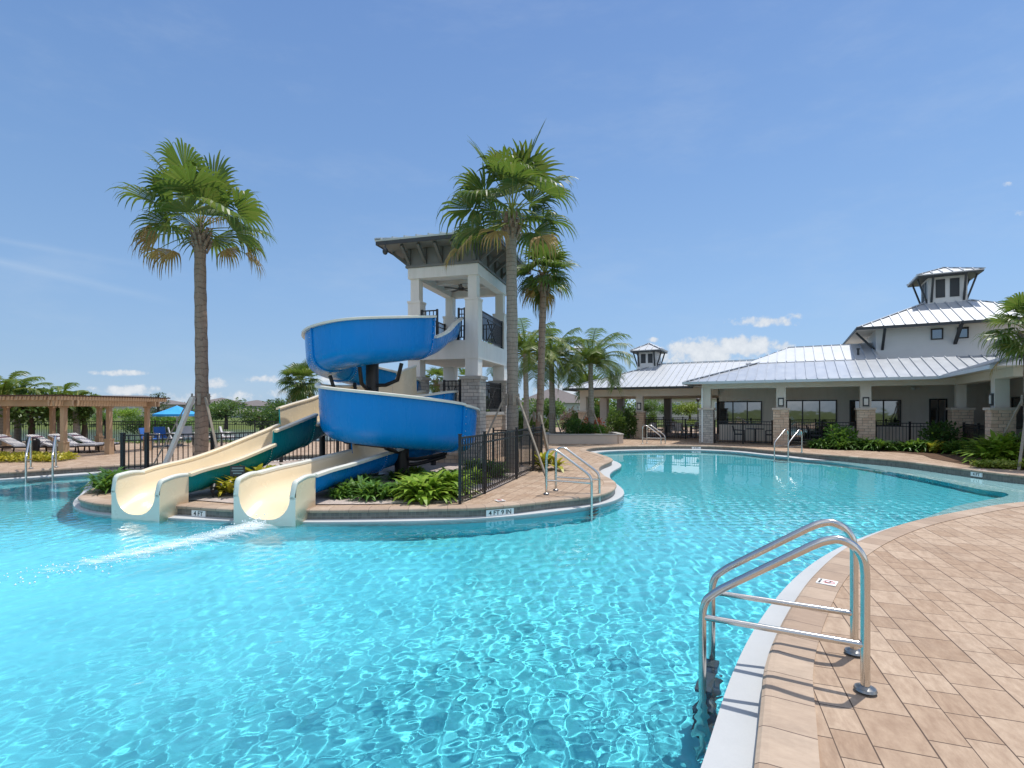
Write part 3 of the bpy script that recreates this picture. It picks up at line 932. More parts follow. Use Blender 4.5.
PB = [(-2.3, 16.7, 1.66), (-2.35, 15.7, 1.6), (-2.8, 14.9, 1.48), (-3.55, 14.4, 1.33), (-4.1, 13.6, 1.18), (-4.12, 12.6, 1.08), (-3.7, 11.75, 1.0), (-2.85, 11.35, .92), (-1.9, 11.6, .82), (-1.4, 12.4, .72),
      (-1.5, 13.2, .62), (-2.1, 13.7, .52), (-2.8, 13.2, .4), (-3.35, 12.0, .27), (-3.72, 10.5, .17), (-3.92, 9.4, .13), (-3.99, 8.9, .075), (-4.05, 8.5, -.11)]
slB, TB = make_slide('water_slide', 'lower bright blue slide coiling in front and ending in the right cream chute', PB, [
    (0, 1.3, (.6, .62), (.62, .62), ''), (1.3, 2.6, (.62, .6), (1.42, 1.3), ''), (2.6, 4.95, (.6, .55), (1.0, 1.2), ''), (4.95, 8.6, (.5, .5), (1.22, 1.04), ''), (8.6, 11, (.5, .45), (1.02, .9), ''), (11, 12.9, (.45, .42), (.9, .8), ''), (12.9, 15.6, (.42, .43), (.44, .46), ''),
    (15.6, 17, (.43, .60), (.46, .63), 'exit')], .90, M['blue_shell'])


def pole(root, x, y, z1, arms, r=.16):
    mb = MB(); mb.cyl(x, y, 0.0, z1, r, n=20); mb.cyl(x, y, .016, .05, r * 1.9, n=20); mb.cyl(x, y, z1, z1 + .03, r * 1.15, n=20)
    o = mb.build('support_column', M['black_metal'], root)
    for (ax, ay, az, z0) in arms:
        a = MB(); d = Vector((ax - x, ay - y, 0)).normalized()
        e = Vector((ax, ay, az)); s = Vector((x, y, z0)) + d * r * .9
        m1 = s + d * .25; m2 = Vector((e.x, e.y, z0 + .12)) - d * .12
        a.tube([s, m1, m2, e], .05, n=6)
        a.build('support_arm', M['black_metal'], o)


pole(slA, -3.56, 13.25, 2.85, [(-3.65, 12.45, 2.70, 2.2), (-4.62, 13.2, 2.55, 2.05), (-4.3, 14.2, 2.4, 1.95), (-2.75, 12.95, 2.84, 2.3)])
pole(slB, -2.66, 12.55, .9, [(-2.8, 11.5, .85, .7), (-1.55, 12.3, .66, .5), (-4.05, 12.3, 1.0, .8), (-1.7, 13.2, .5, .35)], .17)
# straight supports nearer the exits
for root, pts in ((slA, [(-5.32, 14.6, 1.0), (-5.15, 16.6, 1.32), (-3.6, 16.9, 1.8)]), (slB, [(-2.36, 15.6, 1.5)])):
    for (x, y, z) in pts:
        mb = MB(); mb.cyl(x, y, 0, z, .08, n=12); mb.build('support_post', M['black_metal'], root)

# foam of the slide run-out
mb = MB(); path = spline([(-4.05, 8.35), (-4.25, 7.8), (-4.5, 7.25), (-4.78, 6.75), (-5.1, 6.25), (-5.4, 5.8)], per=14)
vs, fs, uv = [], [], []
nf = len(path); mcount = 13
for i, p in enumerate(path):
    a = path[max(0, i - 1)]; b = path[min(nf - 1, i + 1)]
    t = Vector((b[0] - a[0], b[1] - a[1])).normalized(); n = Vector((-t.y, t.x)); f = i / (nf - 1)
    w = .42 + .24 * f
    for j in range(mcount):
        g = j / (mcount - 1) * 2 - 1
        hgt = (.075 * (1 - f) ** .7 + .012) * (1 - g * g) * (.5 + .9 * abs(mnoise.noise((p[0] * 5 + g, p[1] * 5, 3.1))))
        vs.append((p[0] + n.x * g * w, p[1] + n.y * g * w, -.172 + hgt))
for i in range(nf - 1):
    for j in range(mcount - 1):
        q = (i * mcount + j, i * mcount + j + 1, (i + 1) * mcount + j + 1, (i + 1) * mcount + j)
        fs.append(q); uv.append([(((k // mcount)) / (nf - 1), (k % mcount) / (mcount - 1)) for k in q])
mb.add(vs, fs, smooth=True, uv=uv)
rg = random.Random(9)
for k in range(650):
    f = rg.random() ** 1.7; p = path[min(nf - 1, int(f * nf))]
    mb.ball((p[0] + rg.gauss(0, .07 + .2 * f), p[1] + rg.gauss(0, .07 + .12 * f), -.17 + abs(rg.gauss(0, .055)) * (1.15 - f)), rg.uniform(.004, .012), n=5, mi=1)
tag(mb.build('slide_foam', [M['foam'], M['droplet']]), 'white churned foam trailing from the right slide exit across the pool', 'foam', kind='stuff')

# ================================================================== slide tower
TRZ = math.atan2(-.27, .963)
tw = thing('slide_tower', 'white open two-storey slide tower with grey bracketed hip roof and stone piers', 'tower', (-1.05, 16, 0), TRZ)
TX, TY = -2.37, 3.26
cols = [(0, 0), (TX, 0), (0, TY), (TX, TY)]
w1, w2, w3 = .21, .145, .30
for (cx, cy) in cols:
    ix = -1 if cx == 0 else 1; iy = 1 if cy == 0 else -1       # towards the inside
    x_ = cx + ix * w1; y_ = cy + iy * w1
    c = MB(); c.box(x_ - w1, x_ + w1, y_ - w1, y_ + w1, 2.72, 5.13)
    o = c.build('column', M['tower_white'], tw)
    u = MB(); u.box(x_ - w2, x_ + w2, y_ - w2, y_ + w2, 5.13, 5.86); u.box(x_ - w1 - .02, x_ + w1 + .02, y_ - w1 - .02, y_ + w1 + .02, 5.08, 5.15); u.build('column_top', M['tower_white'], o)
    p = MB(); p.box(x_ - w3, x_ + w3, y_ - w3, y_ + w3, 0, 2.62); p.build('stone_pier', M['stone_grey'], tw)
    p = MB(); p.box(x_ - w3 - .05, x_ + w3 + .05, y_ - w3 - .05, y_ + w3 + .05, 2.62, 2.72); p.build('pier_cap', M['concrete'], tw)
b = MB(); b.box(TX - .02, .02, -.02, TY + .02, 3.26, 3.84); b.build('upper_floor', M['tower_white'], tw)
b = MB(); b.box(TX + .05, -.05, .05, TY - .05, .0, 1.50); b.build('stone_base', M['stone_tan'], tw)
b = MB(); b.box(TX - .04, .04, -.04, TY + .04, 1.50, 1.60); b.build('lower_floor', M['concrete'], tw)
b = MB()
b.box(TX, 0, 0, .3, 5.86, 6.2); b.box(TX, 0, TY - .3, TY, 5.86, 6.2); b.box(TX, TX + .3, .3, TY - .3, 5.86, 6.2); b.box(-.3, 0, .3, TY - .3, 5.86, 6.2)
b.build('roof_beam', M['tower_white'], tw)
b = MB(); b.box(TX + .3, -.3, .3, TY - .3, 6.12, 6.18)
for k in range(3): b.box(TX + .3, -.3, .8 + k * .75, .95 + k * .75, 6.0, 6.119)
b.build('ceiling', M['tower_white'], tw)
b = MB(); b.box(TX - .02, .02, -.02, TY + .02, 6.2, 6.80); b.box(TX - .06, .06, -.06, TY + .06, 6.2, 6.27); b.build('frieze', M['grey_siding'], tw)
OV = .69
b = MB(); b.box(TX - OV, OV, -OV, TY + OV, 6.80, 6.83); b.build('soffit', M['grey_siding'], tw)
b = MB()
for (x0, x1, y0, y1) in ((TX - OV - .04, OV + .04, -OV - .04, -OV), (TX - OV - .04, OV + .04, TY + OV, TY + OV + .04), (TX - OV - .04, TX - OV, -OV, TY + OV), (OV, OV + .04, -OV, TY + OV)):
    b.box(x0, x1, y0, y1, 6.78, 6.93)
b.build('fascia', M['dark_trim'], tw)


def bracket(root, x, y, dx, dy, z0=6.32, z1=6.79, L=.56, mat='bracket_grey', w=.085):
    m = MB()
    m.beam((x, y, z0), (x + dx * L, y + dy * L, z1 - .03), w, .09); m.beam((x + dx * .02, y + dy * .02, z0 - .06), (x + dx * .02, y + dy * .02, z1), w, .07)
    m.build('bracket', M[mat], root)


for k in range(5):
    f = k / 4
    bracket(tw, TX + .08 + f * (-TX - .16), -.03, 0, -1); bracket(tw, TX + .08 + f * (-TX - .16), TY + .03, 0, 1)
for k in range(5):
    f = k / 4
    bracket(tw, .03, .1 + f * (TY - .2), 1, 0); bracket(tw, TX - .03, .1 + f * (TY - .2), -1, 0)


def hip_roof(parent, x0, x1, y0, y1, z, rise, ridge_axis, mat, seam=.42, thick=.05, name='roof', hipl=True, hipr=True):
    """four standing-seam planes; the ridge runs along the longer side"""
    mb = MB()
    hx = (x1 - x0) / 2; hy = (y1 - y0) / 2; cx = (x0 + x1) / 2; cy = (y0 + y1) / 2
    h = min(hx, hy)
    if hx > hy: r0, r1 = Vector((x0 + h, cy, z + rise)), Vector((x1 - h, cy, z + rise))
    else: r0, r1 = Vector((cx, y0 + h, z + rise)), Vector((cx, y1 - h, z + rise))
    c = [Vector((x0, y0, z)), Vector((x1, y0, z)), Vector((x1, y1, z)), Vector((x0, y1, z))]
    if hx > hy: planes = [(c[0], c[1], r1, r0), (c[1], c[2], r1, r1), (c[2], c[3], r0, r1), (c[3], c[0], r0, r0)]
    else: planes = [(c[0], c[1], r0, r0), (c[1], c[2], r1, r0), (c[2], c[3], r1, r1), (c[3], c[0], r0, r1)]
    for pl in planes: roof_plane(mb, *pl, seam=seam, thick=thick)
    ridge = MB()
    for a, b_ in ((c[0], r0), (c[1], r1 if hx > hy else r0), (c[2], r1), (c[3], r0 if hx > hy else r1), (r0, r1)):
        if (Vector(a) - Vector(b_)).length > .05: ridge.beam(a + Vector((0, 0, .035)), b_ + Vector((0, 0, .035)), .13, .03)
    o = mb.build(name, M[mat], parent)
    ridge.build('ridge_cap', M[mat], o)
    return o


def roof_plane(mb, p0, p1, q1, q0, seam=.42, thick=.05):
    p0, p1, q1, q0 = map(Vector, (p0, p1, q1, q0))
    X_ = (p1 - p0); L = X_.length; X_ = X_ / L
    n = X_.cross(q0 - p0).normalized()
    if n.z < 0: n = -n
    U = n.cross(X_)
    if U.z < 0: U = -U
    a = (q0 - p0).dot(X_); b = (q1 - p0).dot(X_); h = (q0 - p0).dot(U)
    tri = (q1 - q0).length < 1e-4
    top = [p0, p1, q0] if tri else [p0, p1, q1, q0]
    m = len(top)
    vs = top + [p - n * thick for p in top]
    mb.add(vs, [tuple(range(m)), tuple(reversed(range(m, 2 * m)))] + [(i, m + i, m + (i + 1) % m, (i + 1) % m) for i in range(m)])
    x = min(0, a) + seam * .5; x9 = max(L, b)
    while x < x9:
        y0, y = 0.0, h
        if 0 < x < a: y = h * x / a
        if x > b and x < L: y = h * (L - x) / (L - b)
        if x < 0: y0 = h * x / a
        if x > L: y0 = h * (x - L) / (b - L)
        if y - y0 > .15:
            s = p0 + X_ * x + n * .024
            mb.beam(s + U * (y0 + .01), s + U * (y - .02), .034, .062, up=n)
        x += seam


hip_roof(tw, TX - OV - .06, OV + .06, -OV - .06, TY + OV + .06, 6.94, .5, 'y', 'roof_tower', .4)


def railing(name, pts, z0, h, mat, parent=None, gap=.11, posts=True, geo=True, pr=.012, xframe=False):
    """metal railing panels between consecutive points"""
    out = []
    for i in range(len(pts) - 1):
        a = Vector((*pts[i], z0)); b = Vector((*pts[i + 1], z0)); d = b - a; L = d.length; d /= L
        m = MB(); up = Vector((0, 0, 1))
        m.beam(a + up * h, b + up * h, .05, .035); m.beam(a + up * .1, b + up * .1, .035, .03); m.beam(a + up * (h - .16), b + up * (h - .16), .03, .025)
        k = max(2, int(L / gap))
        for j in range(1, k):
            p = a + d * (L * j / k); m.beam(p + up * .1, p + up * h, pr * 2, pr * 2, up=(d.x, d.y, 0))
        if xframe:
            for s_ in (0, 1):
                f0, f1 = (.3, .7) if s_ else (.7, .3)
                m.beam(a + d * L * f0 + up * .12, a + d * L * f1 + up * (h - .18), .035, .02)
        o = m.build('railing_panel', M[mat], parent); out.append(o)
        for q in (a, b):
            p_ = MB(); p_.box(q.x - .03, q.x + .03, q.y - .03, q.y + .03, q.z, q.z + h + .04); p_.build('railing_post', M[mat], o)
    return out


# upper railings (right face, back, and beside the slide entrance) and lower ones
railing('r', [(-.08, .46), (-.08, TY - .46)], 3.84, .98, 'black_metal', tw, xframe=True)
railing('r', [(-.46, TY - .08), (TX + .46, TY - .08)], 3.84, .98, 'black_metal', tw)
railing('r', [(TX + .08, TY - .46), (TX + .08, .46)], 3.84, .98, 'black_metal', tw)
railing('r', [(TX + .46, .08), (TX + .98, .08)], 3.84, .98, 'black_metal', tw)
railing('r', [(-.66, .08), (-.46, .08)], 3.84, .98, 'black_metal', tw)
railing('r', [(-.62, .08), (-1.15, .08)], 1.60, .98, 'black_metal', tw, xframe=True)
railing('r', [(-.08, .62), (-.08, TY - .62)], 1.60, .98, 'black_metal', tw, xframe=True)
railing('r', [(-.62, TY - .08), (TX + .62, TY - .08)], 1.60, .98, 'black_metal', tw, xframe=True)
b = MB(); b.cyl(TX / 2, TY / 2, 5.85, 6.1, .03); b.cyl(TX / 2, TY / 2, 5.78, 5.88, .1)
fan = thing('ceiling_fan', 'dark ceiling fan hanging under the slide tower roof', 'fan', (0, 0, 0)); fan.location = tw.location; fan.rotation_euler = tw.rotation_euler
b.build('motor', M['dark_trim'], fan)
for k in range(5):
    a = k * 2 * math.pi / 5; m = MB(); m.beam((TX / 2 + .1 * math.cos(a), TY / 2 + .1 * math.sin(a), 5.83), (TX / 2 + .58 * math.cos(a), TY / 2 + .58 * math.sin(a), 5.84), .12, .015); m.build('blade', M['dark_trim'], fan)
lm = MB(); lm.ball((0, 0, 0), .09, .09, .12); lm.beam((0, 0, .1), (0, 0, .22), .03, .03)
sp = lm.build('speaker', M['dark_trim']); sp.location = (-3.9, 16.0, 6.56); tag(sp, 'small round dark speaker under the left eave of the slide tower', 'speaker')
# ================================================================== palms
def fan_leaf(mb, stem, o, az, el, pet, Rl, droop, nseg=24, spread=2.15, rng=random):
    d = Vector((math.cos(az) * math.cos(el), math.sin(az) * math.cos(el), math.sin(el)))
    pts = [Vector(o)]; p = Vector(o); v = d.copy()
    for k in range(5):
        p = p + v * (pet / 5); pts.append(p.copy()); v = (v + Vector((0, 0, -.05 - .07 * droop))).normalized()
    stem.tube(pts, [.022, .018, .015, .013, .012, .011], 4, caps=False)
    D = v; S = D.cross(Vector((0, 0, 1)))
    if S.length < .15: S = Vector((math.sin(az), -math.cos(az), 0))
    S.normalize(); N = S.cross(D).normalized()
    roll = rng.uniform(-.5, .5); S, N = S * math.cos(roll) + N * math.sin(roll), N * math.cos(roll) - S * math.sin(roll)
    for i in range(nseg):
        a = -spread + 2 * spread * (i + .5) / nseg
        if rng.random() < .05: continue
        ln = Rl * (.72 + .28 * math.cos(a * .6)) * rng.uniform(.88, 1.06)
        cup = .22 * abs(math.sin(a * .5))
        dir_ = (D * math.cos(a) + S * math.sin(a) + N * cup).normalized()
        lat = (-D * math.sin(a) + S * math.cos(a)).normalized()
        hw = spread / nseg * ln
        rows = []
        dr = droop * rng.uniform(.7, 1.3)
        for t, w in ((.04, .05), (.3, .30), (.5, .46), (.65, .33), (.8, .2), (.92, .1), (1.0, .02)):
            u = max(0, t - .52)
            q = p + dir_ * ln * (t - dr * .75 * u * u / .48) + Vector((0, 0, -1)) * ln * dr * u ** 1.5 * 1.9
            hgt = N * hw * .22
            rows.append((q - lat * hw * w * 1.05 - hgt * (1 if i % 2 else -1) * w, q + lat * hw * w * 1.05 + hgt * (1 if i % 2 else -1) * w))
        vs = [r_ for r in rows for r_ in r]
        mb.add(vs, [(2 * k, 2 * k + 1, 2 * k + 3, 2 * k + 2) for k in range(6)])


def trunk_mesh(x, y, z0, z1, r0, r1, boot=.0, lean=(0, 0), mat='bark_grey', n=14, name='trunk', parent=None, bulge=1.25):
    mb = MB(); pts = []; rs = []
    m = 26
    for k in range(m + 1):
        t = k / m
        w = .03 * math.sin(t * 5.0 + x)
        pts.append((x + lean[0] * t + w * .6, y + lean[1] * t + w * .4, z0 + (z1 - z0) * t))
        r = r0 + (r1 - r0) * t
        if t < .08: r *= 1 + (bulge - 1) * (1 - t / .08)
        r *= 1 + .05 * math.sin(k * 2.4)
        if t > .94: r *= 1 + boot * (t - .94) / .06
        rs.append(r)
    mb.tube(pts, rs, n)
    return mb.build(name, M[mat], parent)


def braces(root, x, y, zt, angs, reach, rt, zb=0.0, w=.075):
    c = MB()
    for k in range(5):
        a = 2 * math.pi * k / 5; c.beam((x + (rt + .02) * math.cos(a), y + (rt + .02) * math.sin(a), zt - .16), (x + (rt + .02) * math.cos(a), y + (rt + .02) * math.sin(a), zt + .16), .09, .04, up=(math.cos(a), math.sin(a), 0))
    for z in (zt - .08, zt + .08):
        c.tube([(x + (rt + .05) * math.cos(2 * math.pi * k / 12), y + (rt + .05) * math.sin(2 * math.pi * k / 12), z) for k in range(13)], .008, 4)
    c.build('brace_collar', M['brace_wood'], root)
    for a in angs:
        pale = isinstance(a, str); mt_ = 'brace_pale' if pale else 'brace_wood'
        if pale: a = rad(float(a)); w = .13
        else: w = .06
        b = MB(); b.beam((x + (rt + .06) * math.cos(a), y + (rt + .06) * math.sin(a), zt + .05), (x + reach * math.cos(a), y + reach * math.sin(a), zb), w, w * .62)
        b.build('brace', M[mt_], root)


def fan_palm(label, x, y, zhub, r0, r1, Rl, nleaf, seed, dead=6, mat='bark_grey', lean=(0, 0), brace=None, z0=0.0, pet=1.0, hang=3, elmin=-.35, leaf='leaf_fan', squash=1.0, name='palm_tree', skew=None, nseg=24):
    rg = random.Random(seed)
    root = thing(name, label, 'palm tree', (x, y, z0))
    tr = trunk_mesh(0, 0, 0, zhub - z0, r0, r1, .35, lean, mat, parent=root)
    L, S_, D_ = MB(), MB(), MB()
    hub = Vector((lean[0], lean[1], zhub - z0 + .05))
    for i in range(nleaf):
        f = (i + .5) / nleaf
        el = 1.32 - (1.32 - elmin) * f ** 1.05
        az = i * 2.39996 + rg.uniform(-.25, .25)
        k = 1.0
        if skew: k = 1 + skew[1] * math.cos(az - skew[0])
        fan_leaf(L, S_, hub + Vector((0, 0, .25 * (1 - f))), az, el * squash, pet * k * rg.uniform(.42, 1.12), Rl * k * rg.uniform(.85, 1.1), rg.uniform(.1, .4) + .38 * f, nseg, rg.uniform(1.6, 2.2), rg)
    for i in range(dead):
        fan_leaf(D_, S_, hub + Vector((0, 0, -.1)), rg.uniform(0, 6.28), rg.uniform(elmin - .3, elmin + .15), pet * rg.uniform(.7, 1.3), Rl * rg.uniform(.5, .75), .8, 16, 1.3, rg)
    for i in range(hang):
        fan_leaf(D_ if i % 2 else L, S_, hub + Vector((0, 0, -.15)), rg.uniform(0, 6.28), -1.0, pet * .45, Rl * .8, 1.6, 18, 1.1, rg)
    boots = MB()
    for i in range(34):
        a = i * 2.4; z = zhub - z0 - .55 + .6 * i / 34; rr = r1 * 1.05
        boots.beam((lean[0] + rr * math.cos(a), lean[1] + rr * math.sin(a), z), (lean[0] + rr * 1.9 * math.cos(a), lean[1] + rr * 1.9 * math.sin(a), z + .26), .07, .03)
    boots.build('leaf_bases', M['bark_brown'], tr)
    L.build('crown', M[leaf], root); S_.build('leaf_stems', M['leaf_lime'], root)
    if dead or hang: D_.build('dead_leaves', M['leaf_dead'], root)
    if brace: braces(root, 0, 0, *brace)
    return root


def feather_palm(label, x, y, zhub, r0, r1, Lf, nfr, seed, z0=0.0, mat='bark_pale', lean=(0, 0), brace=None, leaf='leaf_feather', name='palm_tree'):
    rg = random.Random(seed)
    root = thing(name, label, 'palm tree', (x, y, z0))
    trunk_mesh(0, 0, 0, zhub - z0, r0, r1, .2, lean, mat, parent=root)
    L, S_ = MB(), MB()
    hub = Vector((lean[0], lean[1], zhub - z0))
    for i in range(nfr):
        f = (i + .5) / nfr
        az = i * 2.39996 + rg.uniform(-.3, .3); el = 1.35 - 1.5 * f
        ln = Lf * rg.uniform(.85, 1.1) * (.85 + .15 * math.sin(math.pi * f))
        h = Vector((math.cos(az), math.sin(az), 0)); p = hub + h * .05; pts = [p.copy()]; e = el
        m = 14; step = ln / m
        dirs = []
        for k in range(m):
            d = h * math.cos(e) + Vector((0, 0, math.sin(e))); dirs.append(d); p = p + d * step; pts.append(p.copy()); e -= (1.25 + .5 * f) / m * (.4 + 1.2 * k / m)
        dirs.append(dirs[-1])
        S_.tube(pts, [.03 * (1 - .85 * k / m) + .004 for k in range(m + 1)], 4, caps=False)
        side = h.cross(Vector((0, 0, 1)))
        nl = 34
        for k in range(nl):
            t = .16 + .84 * k / nl; j = min(m - 1, int(t * m)); q = pts[j].lerp(pts[j + 1], t * m - j); d = dirs[j]
            prof = math.sin(math.pi * min(1, .12 + .88 * (1 - abs(t - .45) / .6))) if t < .98 else .3
            ll = Lf * .34 * max(.25, prof) * rg.uniform(.85, 1.1)
            for sg in (-1, 1):
                dv = (side * sg * .85 + d * .55 + Vector((0, 0, .12))).normalized()
                g = Vector((0, 0, -1)) * ll * rg.uniform(.35, .65)
                w = d * .018
                a0 = q; a1 = q + dv * ll * .5 + g * .25; a2 = q + dv * ll * .92 + g
                L.add([a0 - w, a0 + w, a1 + w * 1.2, a1 - w * 1.2, a2], [(0, 1, 2, 3), (3, 2, 4)])
    L.build('crown', M[leaf], root); S_.build('leaf_stems', M['leaf_lime'], root)
    if brace: braces(root, 0, 0, *brace)
    return root


fan_palm('tall fan palm on the island left of the slides, browning windswept crown', xd(201, 14.9), 14.9, 6.7, .185, .145, 1.25, 22, 11, dead=8, brace=(1.98, (rad(212), '253', rad(325)), 1.2, .2), pet=1.35, hang=0, elmin=.12, mat='bark_brown')
fan_palm('tallest fan palm in front of the slide tower, dense round green crown', xd(512, 13.9), 13.9, 6.72, .165, .14, 1.22, 26, 23, dead=4, brace=(1.95, (rad(-42), rad(195), rad(80)), 1.15, .16), pet=1.25, hang=0, elmin=-.05)
fan_palm('slim fan palm with a brown trunk just right of the tallest palm', xd(537.5, 16.9), 16.9, 5.9, .125, .11, .95, 20, 37, dead=5, lean=(.22, 0), mat='bark_brown', brace=(1.45, (rad(-60), rad(60), rad(180)), .8, .12), pet=.55, hang=2, elmin=-.35)
fan_palm('young braced fan palm in the bed by the clubhouse wing', 15.15, 15.2, 3.75, .16, .14, .85, 26, 51, dead=1, mat='bark_brown', brace=(1.95, (rad(215), rad(330), rad(90)), 1.3, .16), pet=.75, hang=0, elmin=-.35, leaf='leaf_feather')
feather_palm('feathery palm in the raised planter before the open pavilion', xd(591, 26.6), 26.6, 4.05, .17, .11, 2.5, 32, 61, brace=(1.2, (rad(-60), rad(60), rad(180)), .9, .14), z0=.3)
feather_palm('feathery palm behind the slim brown fan palm, bigger and left of the planter palm', xd(552, 27.5), 27.5, 4.3, .19, .13, 2.5, 30, 67, brace=(1.3, (rad(-50), rad(70), rad(190)), .9, .15), z0=.0)
feather_palm('feathery palm half hidden between two fan palm trunks beside the tower', xd(526, 24.5), 24.5, 4.3, .15, .11, 2.3, 28, 71)
fan_palm('small shaggy palm beyond the slides, seen left of the blue band', xd(301, 30), 30, 3.0, .2, .18, 1.0, 24, 83, dead=4, pet=.75, elmin=-.6, mat='bark_brown', z0=-.3, hang=2)
fan_palm('small fan palm seen through the open lower storey of the tower', xd(437, 34), 34, 3.4, .16, .13, .8, 16, 87, dead=1, pet=.6, elmin=-.4, mat='bark_brown')
fan_palm('small round palm behind the tower, near its front stone pier', xd(466, 34), 34, 3.2, .16, .13, .85, 16, 89, dead=0, pet=.6, elmin=-.5)
fan_palm('far palm behind the left end of the pavilion roof', xd(588, 44), 44, 3.1, .2, .18, 1.25, 18, 91, dead=3, pet=.9, elmin=-.4, nseg=16)

# ================================================================== fences
def fence(name, label, pts, h=1.0, z=0.0, gap=.115, group=None, pw=.055, loc=None, pk=.017):
    root = thing(name, label, 'fence', (pts[0][0], pts[0][1], z), 0, group)
    o = Vector((pts[0][0], pts[0][1], z)); up = Vector((0, 0, 1))
    for i in range(len(pts) - 1):
        a = Vector((*pts[i], z)); b = Vector((*pts[i + 1], z)); d = b - a; L = d.length; d /= L
        m = MB()
        for f, t in ((h - .03, .035), (h - .17, .03), (.10, .03)): m.beam(a + up * f, b + up * f, .028, t)
        k = max(2, int(L / gap))
        for j in range(1, k):
            p = a + d * (L * j / k); m.beam(p + up * .05, p + up * (h - .03), pk, pk, up=(d.x, d.y, 0))
        m.build('picket_panel', M['black_metal'], root, off=o)
    for p in pts:
        m = MB(); m.box(p[0] - pw / 2, p[0] + pw / 2, p[1] - pw / 2, p[1] + pw / 2, z, z + h + .03); m.box(p[0] - pw * .65, p[0] + pw * .65, p[1] - pw * .65, p[1] + pw * .65, z + h + .03, z + h + .045)
        m.build('post', M['black_metal'], root, off=o)
    return root


fence('pool_fence', 'dark picket fence curving along the island deck beside the tall palm', [(-.93, 9.3), (-.55, 10.42), (.11, 12.6), (.58, 14.25), (.86, 15.1)], 1.21)
fence('pool_fence', 'short black picket fence running back from the dark island fence to the tower', [(.86, 15.3), (-.55, 15.35)], 1.1)
fence('pool_fence', 'black picket fence behind the left palm, ending at a thick post by the water', [(-10.72, 14.32), (-10.2, 14.52), (-8.87, 15.4), (-7.3, 16.45), (-5.9, 17.6), (-5.05, 18.6), (-3.4, 19.6)], 1.0, pw=.085, pk=.026)
fence('lake_fence', 'long black fence between the lounge deck and the lake', [(-29, 27.1), (-26.4, 27.1), (-23.8, 27.1), (-21.2, 27.1), (-18.6, 27.1), (-16, 27.1), (-13.4, 27.1), (-10.8, 27.1), (-8.2, 27.1), (-7.1, 27.1)], 1.12, -.05)

# ================================================================== pool ladders
def ladder():
    root = thing('pool_ladder', 'x', 'pool ladder')
    for sx in (0, 1):
        y = .54 * sx; path = [(0, y, .0), (0, y, .66)]
        path += [tuple(p) for p in spline([(0, y, .70), (.012, y, .79), (.055, y, .86), (.13, y, .893), (.21, y, .875), (.29, y, .83)], 4)]
        path += [(.70, y, .555), (.80, y, .487)] + [tuple(p) for p in spline([(.84, y, .455), (.895, y, .40), (.92, y, .33), (.925, y, .25)], 4)] + [(.925, y, -.3), (.925, y, -1.15)]
        m = MB(); m.tube(path, .0255, 14); o = m.build('rail', M['steel'], root)
        c = MB(); c.tube([(0.0, y, .275), (.925, y, .275)], .0205, 12); c.build('crossbar', M['steel'], o)
        e = MB(); e.cyl(0, y, .009, .022, .062, .056, 20); e.cyl(0, y, .022, .034, .05, .032, 20); e.build('base_cover', M['dull_steel'], o)
    for z in (-.28, -.56, -.84):
        t = MB(); t.box(.87, .98, .02, .52, z - .03, z + .012); t.build('tread', M['dark_trim'], root)
    return root


ld = ladder()
ld.location = (2.12, 3.12, .008); ld.rotation_euler = (0, 0, math.atan2(.46, -.887)); ld['label'] = 'large stainless pool ladder in the foreground on the paver deck'
# the pair must stand on the far side of the near rail: mirror the spacing
ld.scale = (1, -1, 1)
def put(pos, d, label, mir=False):
    c = copy_tree(ld); c.location = (*pos, .008); c.rotation_euler = (0, 0, math.atan2(d[1], d[0])); c.scale = (1, -1 if mir else 1, 1); c['label'] = label
    return c
put((.68, 10.32), (.905, -.425), 'stainless pool ladder at the tip of the slide island')
put((11.15, 20.0), (-.85, -.53), 'bright pool ladder at the far pool edge in front of the clubhouse', True)
put((6.35, 25.3), (.8, -.6), 'slender pool ladder at the far edge before the open pavilion')
put((-13.65, 14.75), (.60, -.80), 'pale pool ladder at the left deck below the pergola')
for o in COL.objects:
    pass
# treads under water receive the sun through the waves
for o in list(COL.objects):
    if o.type == 'MESH' and o.parent and o.parent.name.startswith('pool_ladder'):
        try: o.cycles.is_caustics_receiver = True
        except Exception: pass


# ================================================================== writing
def text(parent, body, size, M3, mat='sign_black', name='lettering', ext=.001):
    cu_ = bpy.data.curves.new(name, 'FONT'); cu_.body = body; cu_.size = size; cu_.align_x = 'CENTER'; cu_.align_y = 'CENTER'; cu_.extrude = ext
    cu_.offset = size * .018
    tmp = bpy.data.objects.new('tmp', cu_); COL.objects.link(tmp)
    bpy.context.view_layer.update()
    me_ = bpy.data.meshes.new_from_object(tmp.evaluated_get(bpy.context.evaluated_depsgraph_get())); bpy.data.objects.remove(tmp)
    me_.materials.clear(); me_.materials.append(M[mat]); me_.name = name
    o = bpy.data.objects.new(name, me_); COL.objects.link(o)
    o.parent = parent; o.matrix_local = M3
    return o


def riser_sign(px, py, body, w, label, h=.115):
    """enamel depth plaque on the waterline tile"""
    x, y = gp(px, py, -.08)
    i = min(range(NK), key=lambda k: (K2[k][0] - x) ** 2 + (K2[k][1] - y) ** 2)
    n = KN[i]; k = K2[i]
    root = thing('depth_sign', label, 'sign', (k[0] + n[0] * .012, k[1] + n[1] * .012, -.115), math.atan2(n[1], n[0]) + math.pi / 2)
    b = MB(); b.box(-w / 2, w / 2, -.012, .012, -h / 2, h / 2); b.build('plaque', M['white_paint'], root)
    # local -y faces the water
    text(root, body, h * .95, Matrix.Translation((0, -.0135, 0)) @ Matrix.Rotation(math.pi / 2, 4, 'X'))
    return root


